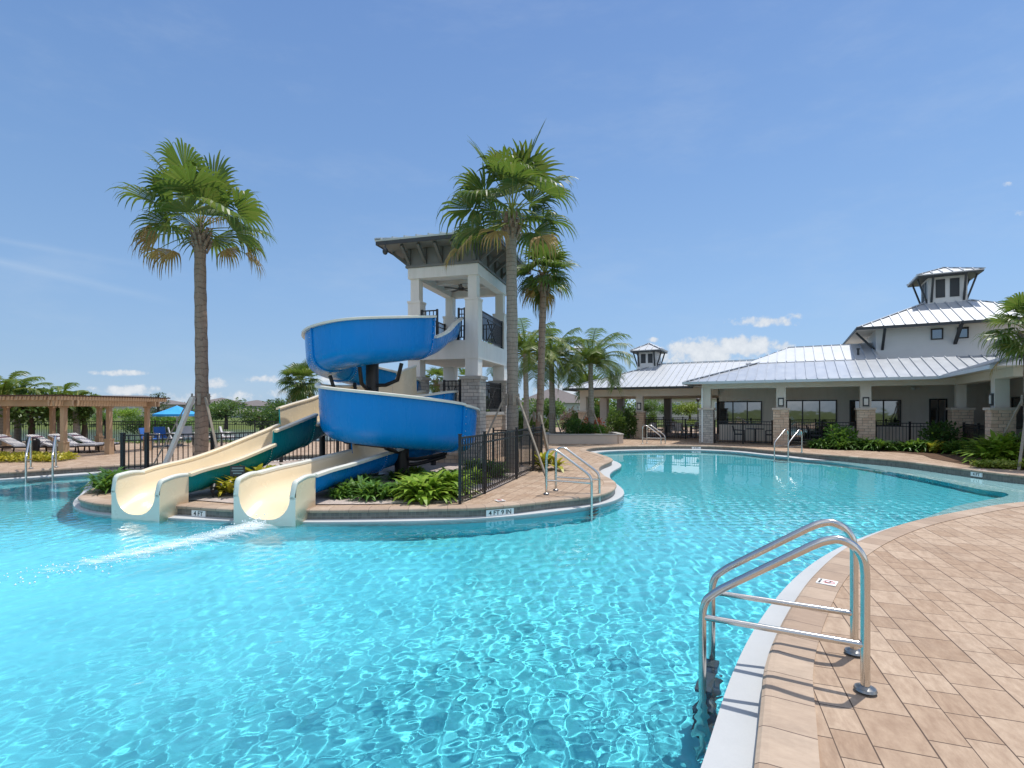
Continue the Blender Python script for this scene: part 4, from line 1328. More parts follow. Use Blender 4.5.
riser_sign(494, 510, '4 FT 9 IN', .52, 'white depth sign reading 4 FT 9 IN on the island edge')
riser_sign(196, 512, '4 FT', .30, 'white depth sign reading 4 FT between the two slide exits')
riser_sign(972, 473, '4 FT', .34, 'white depth sign reading 4 FT on the far right pool edge')
riser_sign(698, 449, '4 FT', .40, 'tiny white depth sign on the far edge by the pavilion corner')


def deck_tile(px, py, label, s=.15, rz=None):
    x, y = gp(px, py)
    i = min(range(NK), key=lambda k: (K2[k][0] - x) ** 2 + (K2[k][1] - y) ** 2); n = KN[i]
    root = thing('warning_tile', label, 'tile', (x, y, .0165), (math.atan2(n[1], n[0]) + math.pi / 2) if rz is None else rz)
    b = MB(); b.box(-s / 2, s / 2, -s / 2, s / 2, -.004, .0035); b.build('tile_face', M['white_paint'], root)
    up = Matrix.Translation((0, -s * .36, .004)); text(root, 'NO DIVING', s * .165, up)
    r = s * .27; c = MB(); cy = s * .11
    c.tube([(r * math.cos(a * math.pi / 12), cy + r * math.sin(a * math.pi / 12), .004) for a in range(25)], s * .022, 4, caps=False)
    c.tube([(-r * .7, cy + r * .7, .0042), (r * .7, cy - r * .7, .0042)], s * .02, 4); c.build('ban_ring', M['sign_red'], root)
    d = MB(); d.tube([(-r * .75, cy + r * .1, .004), (-r * .1, cy + r * .28, .004), (r * .35, cy - r * .1, .004)], s * .03, 4); d.ball((r * .5, cy - r * .3, .004), s * .035, s * .035, .002, 6)
    for k in range(3): d.tube([(-r * .6 + k * r * .45, cy - r * .72, .004), (-r * .4 + k * r * .45, cy - r * .6, .004), (-r * .2 + k * r * .45, cy - r * .72, .004)], s * .014, 4)
    d.build('diver_symbol', M['sign_black'], root)
    return root


deck_tile(827, 584, 'white no diving tile set in the coping behind the large ladder', .165)
deck_tile(500, 501.3, 'small white no diving tile on the island coping near the fence post', .16)
deck_tile(982, 470.5, 'small white no diving tile on the far right coping', .16)
# bed sign and floodlights
r = thing('bed_sign', 'small dark sign on a stake among yellow plants between the slides', 'sign', (xd(238, 9.95), 9.95, .016), .1)
b = MB(); b.box(-.012, .012, -.01, .01, 0, .45); b.build('stake', M['black_metal'], r)
b = MB(); b.box(-.135, .135, -.022, -.010, .40, .60); b.build('panel', M['sign_black'], r)
b = MB()
for k, w in enumerate((.20, .22, .16)): b.box(-w / 2, w / 2, -.0245, -.0225, .545 - k * .05, .568 - k * .05)
b.build('pale_band', M['dull_steel'], r)


def floodlight(x, y, rz, label):
    r = thing('spot_light', label, 'garden light', (x, y, .016), rz)
    b = MB(); b.cyl(0, 0, 0, .12, .015, n=8); b.build('stake', M['black_metal'], r)
    b = MB(); b.tube([(0, -.05, .13), (0, .03, .17), (0, .10, .21)], [.035, .055, .06], 12); b.build('lamp_head', M['black_metal'], r)


floodlight(xd(213, 9.9), 9.9, .4, 'small black spotlight under the teal chute')
floodlight(xd(337, 10.1), 10.1, -.5, 'small black spotlight beside the right slide exit')

# ================================================================== clubhouse
CRZ = rad(-28)
CU = Vector((math.cos(CRZ), math.sin(CRZ), 0)); CB = Vector((-math.sin(CRZ), math.cos(CRZ), 0)); C0 = Vector((9.6, 26, 0))


def cw(s, b, z=0): return C0 + CU * s + CB * b + Vector((0, 0, z))


def cl(x, y): v = Vector((x, y, 0)) - C0; return v.dot(CU), v.dot(CB)


def column(root, s, b, zb, w=.33, stone='stone_tan', zs=1.66, mat='trim_beige', lamp=None, w2=.2):
    p = MB(); p.box(s - w, s + w, b - w, b + w, 0, zs); o = p.build('stone_pier', M[stone], root)
    p = MB(); p.box(s - w - .05, s + w + .05, b - w - .05, b + w + .05, zs, zs + .09); p.build('pier_cap', M['planter'], o)
    p = MB(); p.box(s - w2, s + w2, b - w2, b + w2, zs + .09, zb); c = p.build('column_shaft', M[mat], root)
    if lamp:
        dx, dy = lamp; x, y = s + dx * (w2 + .03), b + dy * (w2 + .03); z = zs + .36
        k = MB()
        hx, hy = (.12, .03) if dy else (.03, .12)
        k.box(x - hx, x + hx, y - hy, y + hy, z - .2, z + .2); l = k.build('wall_lamp', M['dark_trim'], c)
        k = MB(); ox, oy = dx * .02, dy * .02
        hx, hy = (.075, .03) if dy else (.03, .075)
        k.box(x - hx + ox, x + hx + ox, y - hy + oy, y + hy + oy, z - .14, z + .14); k.build('lamp_shade', M['lamp_glass'], l)


def wnd(root, s0, s1, z0, z1, b, panes=1, axis='s', name='window', bar=.06, sill=True, door=False):
    """window or glazed door in a wall facing -b (axis s) or -s (axis b)"""
    def bx(mb, a0, a1, d0, d1, z0_, z1_):
        if axis == 's': mb.box(a0, a1, b + d0, b + d1, z0_, z1_)
        else: mb.box(b + d0, b + d1, a0, a1, z0_, z1_)
    f = MB()
    bx(f, s0, s1, -.06, .0, z1 - bar, z1); bx(f, s0, s1, -.06, 0, z0, z0 + bar); bx(f, s0, s0 + bar, -.06, 0, z0 + bar, z1 - bar); bx(f, s1 - bar, s1, -.06, 0, z0 + bar, z1 - bar)
    for k in range(1, panes):
        x = s0 + (s1 - s0) * k / panes; bx(f, x - bar * .5, x + bar * .5, -.06, 0, z0 + bar, z1 - bar)
    if door: bx(f, s0 + bar, s1 - bar, -.055, -.005, z0 + .92, z0 + 1.0)
    o = f.build(name, M['bronze_frame'], root)
    g = MB(); bx(g, s0 + bar, s1 - bar, -.03, -.01, z0 + bar, z1 - bar); g.build('pane', M['glass'], o)
    if door:
        x = (s0 + s1) / 2
        for k in (-1, 1): h = MB(); bx(h, x + k * .1 - .012, x + k * .1 + .012, -.10, -.07, z0 + .9, z0 + 1.15); h.build('handle', M['dull_steel'], o)
    return o


cb = thing('clubhouse', 'white clubhouse with stone-based porch columns, metal roofs and a raised hip-roofed hall', 'building', C0, CRZ)
# porch columns (front), inner corner and wing
SE = 9.98
column(cb, 0.12, 0.12, 2.7, .33, 'stone_grey', lamp=None)
column(cb, 3.42, 0.1, 2.7, lamp=(0, -1)); column(cb, 6.72, .1, 2.7, lamp=(0, -1))
column(cb, SE, .1, 2.7, .34, w2=.16); column(cb, SE, -4.45, 2.7, .31, lamp=(-1, 0), w2=.19)
dp = MB(); dp.box(-.09, -.02, -.26, -.21, .05, 2.75); dp.build('downspout', M['white_paint'], cb)
bm = MB(); bm.box(-.1, SE + .2, -.1, .3, 2.7, 2.98); bm.box(SE - .2, SE + .2, -6.3, -.102, 2.7, 2.98); bm.build('porch_beam', M['trim_beige'], cb)
sf = MB(); sf.prism([(-.75, -.75), (SE - .75, -.75), (SE - .75, -6.9), (SE + 4, -6.9), (SE + 4, 3.2), (-.75, 3.2)], 2.985, 3.0); sf.build('soffit', M['trim_beige'], cb)
WB = 3.2
wl_ = MB()
wl_.box(.35, SE + 2.2, WB, WB + .2, 0, 2.98); wl_.box(.35, .55, WB + .2, 12, 0, 2.98)
wl_.build('front_wall', M['beige_stucco'], cb)
wl_ = MB(); wl_.box(SE + 2.0, SE + 2.2, -6.3, WB - .002, 0, 2.98); wl_.box(SE + .2, SE + 2.0, -6.3, -6.1, 0, 2.98); wl_.build('wing_wall', M['beige_stucco'], cb)
wl_ = MB(); wl_.box(.7, 16, WB + .5, 11.8, 0, 2.97); wl_.build('building_core', M['white_stucco'], cb)
# openings measured from the photograph
def s_at(px, b):                       # position along the facade of a photographed column of pixels, at depth b
    k = (px - 512) / F; o = C0 + CB * b
    return (k * o.y - o.x) / (CU.x - k * CU.y)
def b_at(px, s):                       # position along the wing
    k = (px - 512) / F; o = C0 + CU * s
    return (k * o.y - o.x) / (CB.x - k * CB.y)
wnd(cb, s_at(719, WB), s_at(762, WB), .88, 2.12, WB, 3)
wnd(cb, s_at(786, WB), s_at(837, WB), .05, 2.16, WB, 3, name='glass_door')
wnd(cb, s_at(849.5, WB), s_at(901, WB), .88, 2.14, WB, 3)
wnd(cb, s_at(929, WB), s_at(947, WB), .05, 2.18, WB, 2, name='glass_door', door=True)
wb0, wb1 = b_at(968, SE + 2), b_at(995, SE + 2)
wnd(cb, min(wb0, wb1), max(wb0, wb1), .05, 2.18, SE + 2.0, 2, axis='b', name='glass_door', door=True)
wb0, wb1 = b_at(1013, SE + 2), b_at(1045, SE + 2)
wnd(cb, min(wb0, wb1), max(wb0, wb1), .9, 2.2, SE + 2.0, 2, axis='b')
# porch roof: front plane, left hip, wing plane
ZE, SL, OVR = 3.02, .333, .8
BR = 2.29
def zr(b): return ZE + (b + OVR) * SL
rf = MB()
roof_plane(rf, (-OVR, -OVR, ZE), (SE - OVR, -OVR, ZE), (SE + BR, BR, zr(BR)), (BR, BR, zr(BR)), seam=.42)
roof_plane(rf, (-OVR, BR + .02, ZE), (-OVR, -OVR, ZE), (BR, BR, zr(BR)), (BR, BR + .02, zr(BR)), seam=.42)
roof_plane(rf, (-OVR, 8, ZE), (-OVR, BR + .02, ZE), (BR, BR + .02, zr(BR)), (BR, 8, zr(BR)), seam=.42)
roof_plane(rf, (SE - OVR, -OVR, ZE), (SE - OVR, -6.9, ZE), (SE + BR, -6.9, zr(BR)), (SE + BR, BR, zr(BR)), seam=.42)
po = rf.build('porch_roof', M['roof_porch'], cb)
gt = MB()
gt.box(-OVR - .1, SE - OVR - .0, -OVR - .11, -OVR, ZE - .11, ZE + .01); gt.box(-OVR - .1, -OVR, -OVR, 8, ZE - .11, ZE + .01); gt.box(SE - OVR - .11, SE - OVR, -6.9, -OVR - .11, ZE - .11, ZE + .01)
gt.build('gutter', M['roof_tower'], po)
rc = MB(); rc.beam((-OVR, -OVR, ZE + .05), (BR, BR, zr(BR) + .05), .14, .03); rc.build('ridge_cap', M['roof'], po)
# main hip roof behind the porch roof
rf = MB(); z2 = zr(BR) + .03; RB, RZ = 5.0, 5.08
roof_plane(rf, (1.75, BR, z2), (7.54, BR, z2), (7.54, RB, RZ), (3.8, RB, RZ), seam=.42)
roof_plane(rf, (1.75, 7.7, z2), (1.75, BR, z2), (3.8, RB, RZ), (3.8, RB + .4, RZ), seam=.42)
roof_plane(rf, (7.54, 7.7, z2), (1.75, 7.7, z2), (3.8, RB + .4, RZ), (7.54, RB + .4, RZ), seam=.42)
rf.box(3.7, 7.54, RB - .05, RB + .45, RZ - .03, RZ + .04)
rf.build('main_roof', M['roof'], cb)
# raised hall
HS0, HS1, HB0, HB1 = 7.55, 14.0, 3.65, 9.6
hw_ = MB(); hw_.box(HS0, HS1, HB0, HB1, 3.0, 5.68); hw_.build('upper_wall', M['siding'], cb)
for pxs in ((930.8, 943), (957, 968.5)):
    wnd(cb, s_at(pxs[0], HB0), s_at(pxs[1], HB0), 4.98, 5.50, HB0, 1, bar=.05)
hip_roof(cb, HS0 - .85, HS1 + .85, HB0 - .85, HB1 + .85, 5.66, 1.75, 'x', 'roof', .42, name='upper_roof')
fb = MB(); x0, x1, y0, y1 = HS0 - .88, HS1 + .88, HB0 - .88, HB1 + .88
for q in ((x0, x1, y0 - .03, y0), (x0, x1, y1, y1 + .03), (x0 - .03, x0, y0, y1), (x1, x1 + .03, y0, y1)): fb.box(*q, 5.54, 5.67)
fb.box(HS0 + 3.0, HS0 + 6.2, y0 - .35, y0 - .031, 5.54, 5.64)
fb.build('upper_fascia', M['dark_trim'], cb)
so = MB(); so.box(x0, x1, y0, y1, 5.60, 5.61); so.build('upper_soffit', M['trim_beige'], cb)
def strut(root, x, y, dx, dy, z0, z1, L, w=.11):
    m = MB(); m.beam((x, y, z0), (x + dx * L, y + dy * L, z1), w, .09); m.build('strut', M['dark_trim'], root)
strut(cb, HS0 + .25, HB0, 0, -1, 4.62, 5.55, .8); strut(cb, HS0, HB0 + .3, -1, 0, 4.62, 5.55, .8)
strut(cb, s_at(955, HB0), HB0, 0, -1, 4.75, 5.55, 1.1, .13)
strut(cb, HS0, HB1 - .4, -1, 0, 4.62, 5.55, .8)


def cupola(root, s, b, half, zb, zt, ov, rise, mat='roof'):
    m = MB(); m.box(s - half, s + half, b - half, b + half, zb - .9, zt); o = m.build('cupola_wall', M['white_stucco'], root)
    for k in (-1, 1):
        for (ax, dd) in (('s', b - half), ('b', s - half)):
            c_ = (s if ax == 's' else b) + k * half * .36
            q = MB(); w = half * .24; z0, z1 = zb + .32, zt - .12
            if ax == 's': q.box(c_ - w, c_ + w, dd - .02, dd + .01, z0, z1)
            else: q.box(dd - .02, dd + .01, c_ - w, c_ + w, z0, z1)
            q.build('louvre', M['dark_trim'], o)
            t = MB(); c2 = (s if ax == 's' else b) + k * half * .82
            if ax == 's': t.beam((c2, dd, zb + .12), (c2, dd - ov * .8, zt + .02), .09, .07)
            else: t.beam((dd, c2, zb + .12), (dd - ov * .8, c2, zt + .02), .09, .07)
            t.build('strut', M['dark_trim'], o)
            t = MB(); dd2 = dd + 2 * half
            if ax == 's': t.beam((c2, dd2, zb + .12), (c2, dd2 + ov * .8, zt + .02), .09, .07)
            else: t.beam((dd2, c2, zb + .12), (dd2 + ov * .8, c2, zt + .02), .09, .07)
            t.build('strut', M['dark_trim'], o)
    e = half + ov
    f = MB(); f.box(s - e, s + e, b - e, b + e, zt, zt + .10); f.build('cupola_fascia', M['dark_trim'], root)
    hip_roof(root, s - e - .02, s + e + .02, b - e - .02, b + e + .02, zt + .105, rise, 'x', mat, .4, name='cupola_roof')


cupola(cb, (HS0 + HS1) / 2, (HB0 + HB1) / 2, .78, 7.0, 8.36, .5, .50)
pv = MB(); pv.cyl(HS0 - .8, HB0 - .6, 4.2, 4.62, .05, n=10); pv.cyl(HS0 - .8, HB0 - .6, 4.62, 4.68, .08, n=10); pv.build('vent_pipe', M['dark_trim'], cb)
cm = MB(); p_ = s_at(915, WB - .4); cm.ball((p_, WB - .12, 2.68), .1, .1, .1); cm.box(p_ + .06, p_ + .22, WB - .1, WB - .0, 2.64, 2.72); cm.build('camera_dome', M['white_paint'], cb)
for px in (785, 857, 935):
    l = MB(); s_ = s_at(px, 1.4); l.box(s_ - .12, s_ + .12, 1.3, 1.5, 2.90, 2.984); l.build('ceiling_light', M['dark_trim'], cb)

# open pavilion to the left
pvn = thing('pavilion', 'open pavilion with white metal hip roof and small cupola, left of the clubhouse', 'building', C0, CRZ)
PB0, PB1, PS0, PS1 = 3.0, 11.0, -7.55, .6
for s_ in (-7.43, -3.96): column(pvn, s_, PB0, 2.45, .27, w2=.19, zs=1.5, lamp=(0, -1) if s_ > -5 else None)
for s_ in (-7.43, -3.96, -.4):
    p = MB(); p.box(s_ - .24, s_ + .24, PB1 - .24, PB1 + .24, 0, 2.45); p.build('rear_column', M['dark_trim'] if s_ > -1 else M['grey_siding'], pvn)
p = MB(); p.box(-7.43 - .24, -7.43 + .24, 6.8, 7.3, 0, 2.45); p.build('rear_column', M['trim_beige'], pvn)
bm = MB(); bm.box(PS0 - .1, .34, PB0 - .16, PB0 + .16, 2.45, 2.9); bm.box(PS0 - .1, .34, PB1 - .16, PB1 + .16, 2.45, 2.9); bm.box(PS0 - .1, PS0 + .22, PB0 + .162, PB1 - .162, 2.45, 2.9); bm.build('beam', M['trim_beige'], pvn)
b = MB(); b.box(PS0 - .8, .34, PB0 - .75, PB1 + .75, 2.905, 2.93); b.build('soffit', M['trim_beige'], pvn)
rf = MB(); x0, x1, y0, y1, z_ = PS0 - .85, .7, PB0 - .85, PB1 + .85, 2.95; ry, rz_ = 7.0, 4.62
roof_plane(rf, (x0, y0, z_), (2.0, y0, z_), (6.0, ry, rz_), (x0 + 4.8, ry, rz_), seam=.36)
roof_plane(rf, (x0, y1, z_), (x0, y0, z_), (x0 + 4.8, ry, rz_), (x0 + 4.8, ry + .02, rz_), seam=.36)
roof_plane(rf, (2.0, y1, z_), (x0, y1, z_), (x0 + 4.8, ry + .02, rz_), (6.0, ry + .02, rz_), seam=.36)
o = rf.build('roof', M['roof'], pvn)
rc = MB(); rc.beam((x0, y0, z_ + .045), (x0 + 4.8, ry, rz_ + .045), .14, .03); rc.beam((x0 + 4.8, ry, rz_ + .045), (6.0, ry, rz_ + .045), .16, .03); rc.build('ridge_cap', M['roof'], o)
gt = MB(); gt.box(x0 - .08, -.85, y0 - .1, y0, z_ - .12, z_ + .01); gt.box(x0 - .1, x0, y0, y1, z_ - .12, z_ + .01); gt.build('gutter', M['dark_trim'], pvn)
cupola(pvn, -4.35, 6.9, .62, 4.35, 5.38, .36, .52)


def cfence(label, s0, s1, b, n, h=1.12):
    pts = [tuple(cw(s0 + (s1 - s0) * k / n, b)[:2]) for k in range(n + 1)]
    return fence('porch_fence', label, pts, h, 0.0, .115)


cfence('black porch fence in front of the wide three-pane window', .5, 3.05, 0.1, 2)
cfence('black porch fence in front of the wide sliding glass door', 3.8, 6.35, 0.1, 2)
cfence('black porch fence right of the middle stone column, above the shrubs', 7.1, 9.5, 0.1, 2)
fence('porch_fence', 'black porch fence between the corner column and the wing column', [tuple(cw(SE, -.35)[:2]), tuple(cw(SE, -2.2)[:2]), tuple(cw(SE, -4.0)[:2])], 1.12)
cfence('black fence under the open pavilion, before the outdoor tables', -3.6, -.3, 3.0, 3, 1.1)
cfence('black fence at the back of the open pavilion', -7.1, -.2, 11.2, 5, 1.1)


# outdoor chairs and tables
def chair(name, label, mat_f, mat_s, loc, rz, back=.85, group=None):
    r = thing(name, label, 'chair', loc, rz, group)
    m = MB(); m.box(-.24, .24, -.22, .24, .40, .45); m.build('seat', M[mat_s], r)
    m = MB(); m.beam((0, .23, .46), (0, .33, back), .46, .035, up=(0, 1, 0)); m.build('backrest', M[mat_s], r)
    for sx in (-1, 1):
        m = MB(); m.tube([(sx * .25, -.22, 0), (sx * .25, -.22, .62), (sx * .25, .26, .64)], .016, 6); m.build('armrest', M[mat_f], r)
        m = MB(); m.tube([(sx * .25, .26, 0), (sx * .25, .24, .5), (sx * .25, .34, back)], .016, 6); m.build('leg', M[mat_f], r)
    return r


def table(label, loc, r_=.5, h=.72, mat='dark_trim'):
    r = thing('patio_table', label, 'table', loc)
    m = MB(); m.cyl(0, 0, h - .035, h, r_, n=24); m.build('table_top', M[mat], r)
    m = MB(); m.cyl(0, 0, .02, h - .035, .035, n=10); m.cyl(0, 0, 0, .025, .26, n=16); m.build('pedestal', M[mat], r)
    return r


q = cw(2.25, 1.3); table('dark round table on the porch below the three-pane window', (q.x, q.y, 0), .42)
q = cw(1.55, 1.2); chair('patio_chair', 'dark patio chair left of the porch table below the window', 'dark_trim', 'dark_trim', (q.x, q.y, 0), rad(62))
q = cw(2.95, 1.35); chair('patio_chair', 'dark patio chair by the stone column, right of the porch table', 'dark_trim', 'dark_trim', (q.x, q.y, 0), rad(-118))
q = cw(4.9, 1.5); chair('patio_chair', 'dark patio chair before the wide sliding glass door', 'dark_trim', 'dark_trim', (q.x, q.y, 0), rad(60))
k = 0
for (s_, b_, nm) in ((-2.9, 5.2, 'left'), (-1.4, 5.0, 'right'), (-2.2, 8.2, 'rear')):
    q = cw(s_, b_); table('round table under the pavilion, ' + {'left': 'near the stone column', 'right': 'near the clubhouse corner', 'rear': 'behind the other two'}[nm], (q.x, q.y, 0), .5)
    for a in (0, 1, 2, 3):
        ang = a * math.pi / 2 + .5
        chair('pavilion_chair', 'white-seated metal chair around the pavilion table ' + {'left': 'near the stone column', 'right': 'near the clubhouse corner', 'rear': 'at the back'}[nm], 'dull_steel', 'cloth_white', (q.x + .78 * math.cos(ang), q.y + .78 * math.sin(ang), 0), ang - math.pi / 2, group='chairs under the pavilion, ' + nm + ' table')
# ================================================================== pergola and lounge deck
PRZ = rad(-6)
pg = thing('pergola', 'long timber pergola with brown slatted top over the lounge chairs', 'pergola', (-15.3, 17.75, 0), PRZ)
PD, PL = 3.55, 12.6
def pm(x, y, z=0):
    v = Vector((x * math.cos(PRZ) - y * math.sin(PRZ), x * math.sin(PRZ) + y * math.cos(PRZ), z)); return v + Vector((-15.3, 17.75, 0))
posts = [(0, 0), (0, PD / 2), (0, PD)] + [(-2.15 * k, PD) for k in (1, 2, 3, 4, 5)] + [(-3.4 * k, 0) for k in (1, 2, 3)]
for (x, y) in posts:
    m = MB(); m.box(x - .07, x + .07, y - .07, y + .07, 0, 1.80); o = m.build('post', M['wood'], pg)
    m = MB(); m.box(x - .105, x + .105, y - .105, y + .105, 0, .55); m.box(x - .12, x + .12, y - .12, y + .12, .55, .585); m.build('post_base', M['wood'], o)
    m = MB(); m.box(x - .1, x + .1, y - .1, y + .1, 1.74, 1.80); m.build('post_cap', M['wood'], o)
m = MB()
for y in (0, PD):
    for dy in (-.09, .09): m.box(-PL, .45, y + dy - .03, y + dy + .03, 1.801, 2.0)
m.build('main_beam', M['wood'], pg)
m = MB()
for dx in (-.09, .09): m.box(dx - .03, dx + .03, -.45, PD + .45, 1.80, 1.995)
m.build('side_beam', M['wood'], pg)
m = MB(); k = 0; x = .38
while x > -PL:
    m.box(x - .025, x + .025, -.55, PD + .55, 2.001, 2.125); x -= .31
m.build('rafters', M['wood'], pg)
m = MB(); y = -.6
while y < PD + .65:
    m.box(-PL, .55, y - .02, y + .02, 2.126, 2.175); y += .115
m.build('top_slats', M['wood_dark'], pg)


def lounger(label, loc, rz):
    r = thing('sun_lounger', label, 'sun lounger', loc, rz, 'loungers under the pergola')
    f = MB()
    for sx in (-.3, .3): f.beam((sx, -.75, .27), (sx, .72, .27), .05, .05)
    f.beam((-.3, -.75, .27), (.3, -.75, .27), .05, .05); f.beam((-.3, .72, .27), (.3, .72, .27), .05, .05); f.build('frame', M['wicker'], r)
    for sx in (-.3, .3):
        for sy in (-.6, .5):
            l = MB(); l.tube([(sx, sy, 0), (sx, sy * .93, .27)], .028, 6); l.build('leg', M['wicker'], r)
    s = MB(); s.box(-.29, .29, -.75, .12, .296, .345); s.build('seat_cushion', M['cloth_white'], r)
    b = MB(); b.beam((0, .10, .33), (0, .80, .72), .58, .05, up=(0, -1, 1)); o = b.build('back_cushion', M['cloth_white'], r)
    st = MB()
    for t in (.7,):
        p = Vector((0, .10, .33)).lerp(Vector((0, .80, .72)), t); q = Vector((0, .10, .33)).lerp(Vector((0, .80, .72)), t + .09)
        st.beam(p + Vector((0, -.012, .024)), q + Vector((0, -.012, .024)), .585, .012, up=(0, -1, 1))
    st.build('stripe', M['cloth_plum'], o)
    return r


for (px, d, wd) in ((23, 19.6, 'leftmost, half behind the yellow ground cover'), (56, 19.8, 'between the two left pergola posts'), (77, 20.2, 'just right of the pergola corner post'), (94, 20.9, 'rightmost, beside the middle pergola post')):
    lounger('striped white lounger under the pergola, ' + wd, (xd(px, d), d, 0), rad(102))
um = thing('parasol', 'bright blue parasol open over the lounge deck left of the palm', 'parasol', (xd(177, 24), 24, 0))
m = MB(); m.cyl(0, 0, 0, 1.88, .025, n=8); m.build('pole', M['white_paint'], um)
m = MB(); n_ = 8; R_ = .95
vs = [(0, 0, 1.86)] + [(R_ * math.cos(2 * math.pi * k / n_), R_ * math.sin(2 * math.pi * k / n_), 1.47) for k in range(n_)] + [(.5 * R_ * math.cos(2 * math.pi * k / n_), .5 * R_ * math.sin(2 * math.pi * k / n_), 1.62 + .03 * (k % 2)) for k in range(n_)] + [(R_ * 1.0 * math.cos(2 * math.pi * k / n_), R_ * math.sin(2 * math.pi * k / n_), 1.37) for k in range(n_)]
fs = [(0, 1 + n_ + k, 1 + n_ + (k + 1) % n_) for k in range(n_)] + [(1 + n_ + k, 1 + k, 1 + (k + 1) % n_, 1 + n_ + (k + 1) % n_) for k in range(n_)] + [(1 + k, 1 + 2 * n_ + k, 1 + 2 * n_ + (k + 1) % n_, 1 + (k + 1) % n_) for k in range(n_)]
m.add(vs, fs); m.build('canopy', M['umbrella_blue'], um)
m = MB(); m.cyl(0, 0, 0, .08, .26, n=16); m.build('base', M['concrete'], um)
for (px, d, rz, lab, mt) in ((150, 22, 100, 'blue-seated deck chair right of the pergola', 'cloth_blue'), (163, 23.2, 60, 'blue-seated deck chair under the left edge of the parasol', 'cloth_blue'), (177, 22.8, 120, 'white-seated deck chair under the parasol', 'cloth_white'), (187, 24.2, 40, 'white-seated deck chair just left of the palm trunk', 'cloth_white'), (205, 23.5, 70, 'white-seated deck chair behind the palm trunk', 'cloth_white'), (228, 24, 110, 'white-seated deck chair right of the palm trunk', 'cloth_white')):
    chair('deck_chair', lab, 'dull_steel', mt, (xd(px, d), d, 0), rad(rz), .9)
table('small white table beside the parasol pole', (xd(170, 24.3), 24.3, 0), .35, .6, 'white_paint')
bn = thing('trash_bin', 'small dark bin under the pergola by the ladder', 'bin', (xd(33, 18.9), 18.9, 0))
m = MB(); m.tube([(0, 0, 0), (0, 0, .5), (0, 0, .55)], [.17, .2, .2], 16); m.build('body', M['black_metal'], bn)
m = MB(); m.ball((0, 0, .55), .2, .2, .1, 12); m.build('lid', M['black_metal'], bn)

# ================================================================== shrubs
def strap_mesh(seed, r, h, nro, nleaf=16, wid=.035, sharp=1.0):
    """clumps of arching strap leaves"""
    rg = random.Random(seed); mb = MB()
    for c in range(nro):
        a = rg.uniform(0, 6.28); q = r * .68 * math.sqrt(rg.random()); ox, oy = q * math.cos(a), q * math.sin(a)
        oz = h * rg.uniform(0, .38) * (1 - q / r)
        for i in range(nleaf):
            az = i * 2.4 + rg.uniform(-.3, .3); el = rg.uniform(.35, 1.4); ln = h * rg.uniform(.6, 1.0)
            d = Vector((math.cos(az), math.sin(az), 0)); sd = Vector((-math.sin(az), math.cos(az), 0)); p = Vector((ox, oy, oz)); e = el; rows = []
            for k in range(5):
                w = wid * (1, 1.35, 1.2, .8, .08)[k] * h / .6
                rows += [p - sd * w, p + sd * w]
                p = p + (d * math.cos(e) + Vector((0, 0, math.sin(e)))) * ln * .27; e -= .42 * sharp
            mb.add(rows, [(2 * k, 2 * k + 1, 2 * k + 3, 2 * k + 2) for k in range(4)])
    return mb


def bush_mesh(seed, r, h, n=420, leaf=.07):
    """rounded bush of small pointed leaves filling an uneven volume"""
    rg = random.Random(seed); mb = MB()
    lobes = [(rg.uniform(-.5, .5) * r, rg.uniform(-.5, .5) * r, h * rg.uniform(.35, .7), rg.uniform(.4, .65)) for _ in range(7)]
    for i in range(n):
        lx, ly, lz, lr = lobes[i % 7]
        v = Vector((rg.gauss(0, 1), rg.gauss(0, 1), rg.gauss(0, .9))).normalized(); k = rg.uniform(.55, 1.08)
        p = Vector((lx + v.x * r * lr * k, ly + v.y * r * lr * k, max(.02, lz + v.z * h * .42 * k)))
        d = (v + Vector((rg.uniform(-.7, .7), rg.uniform(-.7, .7), rg.uniform(-.2, .7)))).normalized(); s = d.cross(Vector((rg.uniform(-1, 1), rg.uniform(-1, 1), .3))).normalized()
        L = leaf * rg.uniform(.8, 1.5); w = L * .3
        mb.add([p, p + d * L * .5 + s * w, p + d * L, p + d * L * .5 - s * w], [(0, 1, 2, 3)])
    for i in range(6):
        a = i * 1.05; mb.tube([(0, 0, 0), (r * .3 * math.cos(a), r * .3 * math.sin(a), h * .5)], .012, 4, caps=False)
    return mb


PR = {}
def plant(kind, name, label, x, y, rz, sc_, cat='shrub', group=None, z=0.0):
    if kind not in PR:
        mk, mt = KINDS[kind]; PR[kind] = (mk().build(name, M[mt]), False)
        o = PR[kind][0]; PR[kind] = (o, True)
    else:
        o = PR[kind][0].copy(); COL.objects.link(o)
    o.name = name; o.location = (x, y, z); o.rotation_euler = (0, 0, rz)
    o.scale = sc_ if isinstance(sc_, tuple) else (sc_,) * 3
    for k_ in ('group', 'label', 'category'):
        if k_ in o: del o[k_]
    return tag(o, label, cat, group)


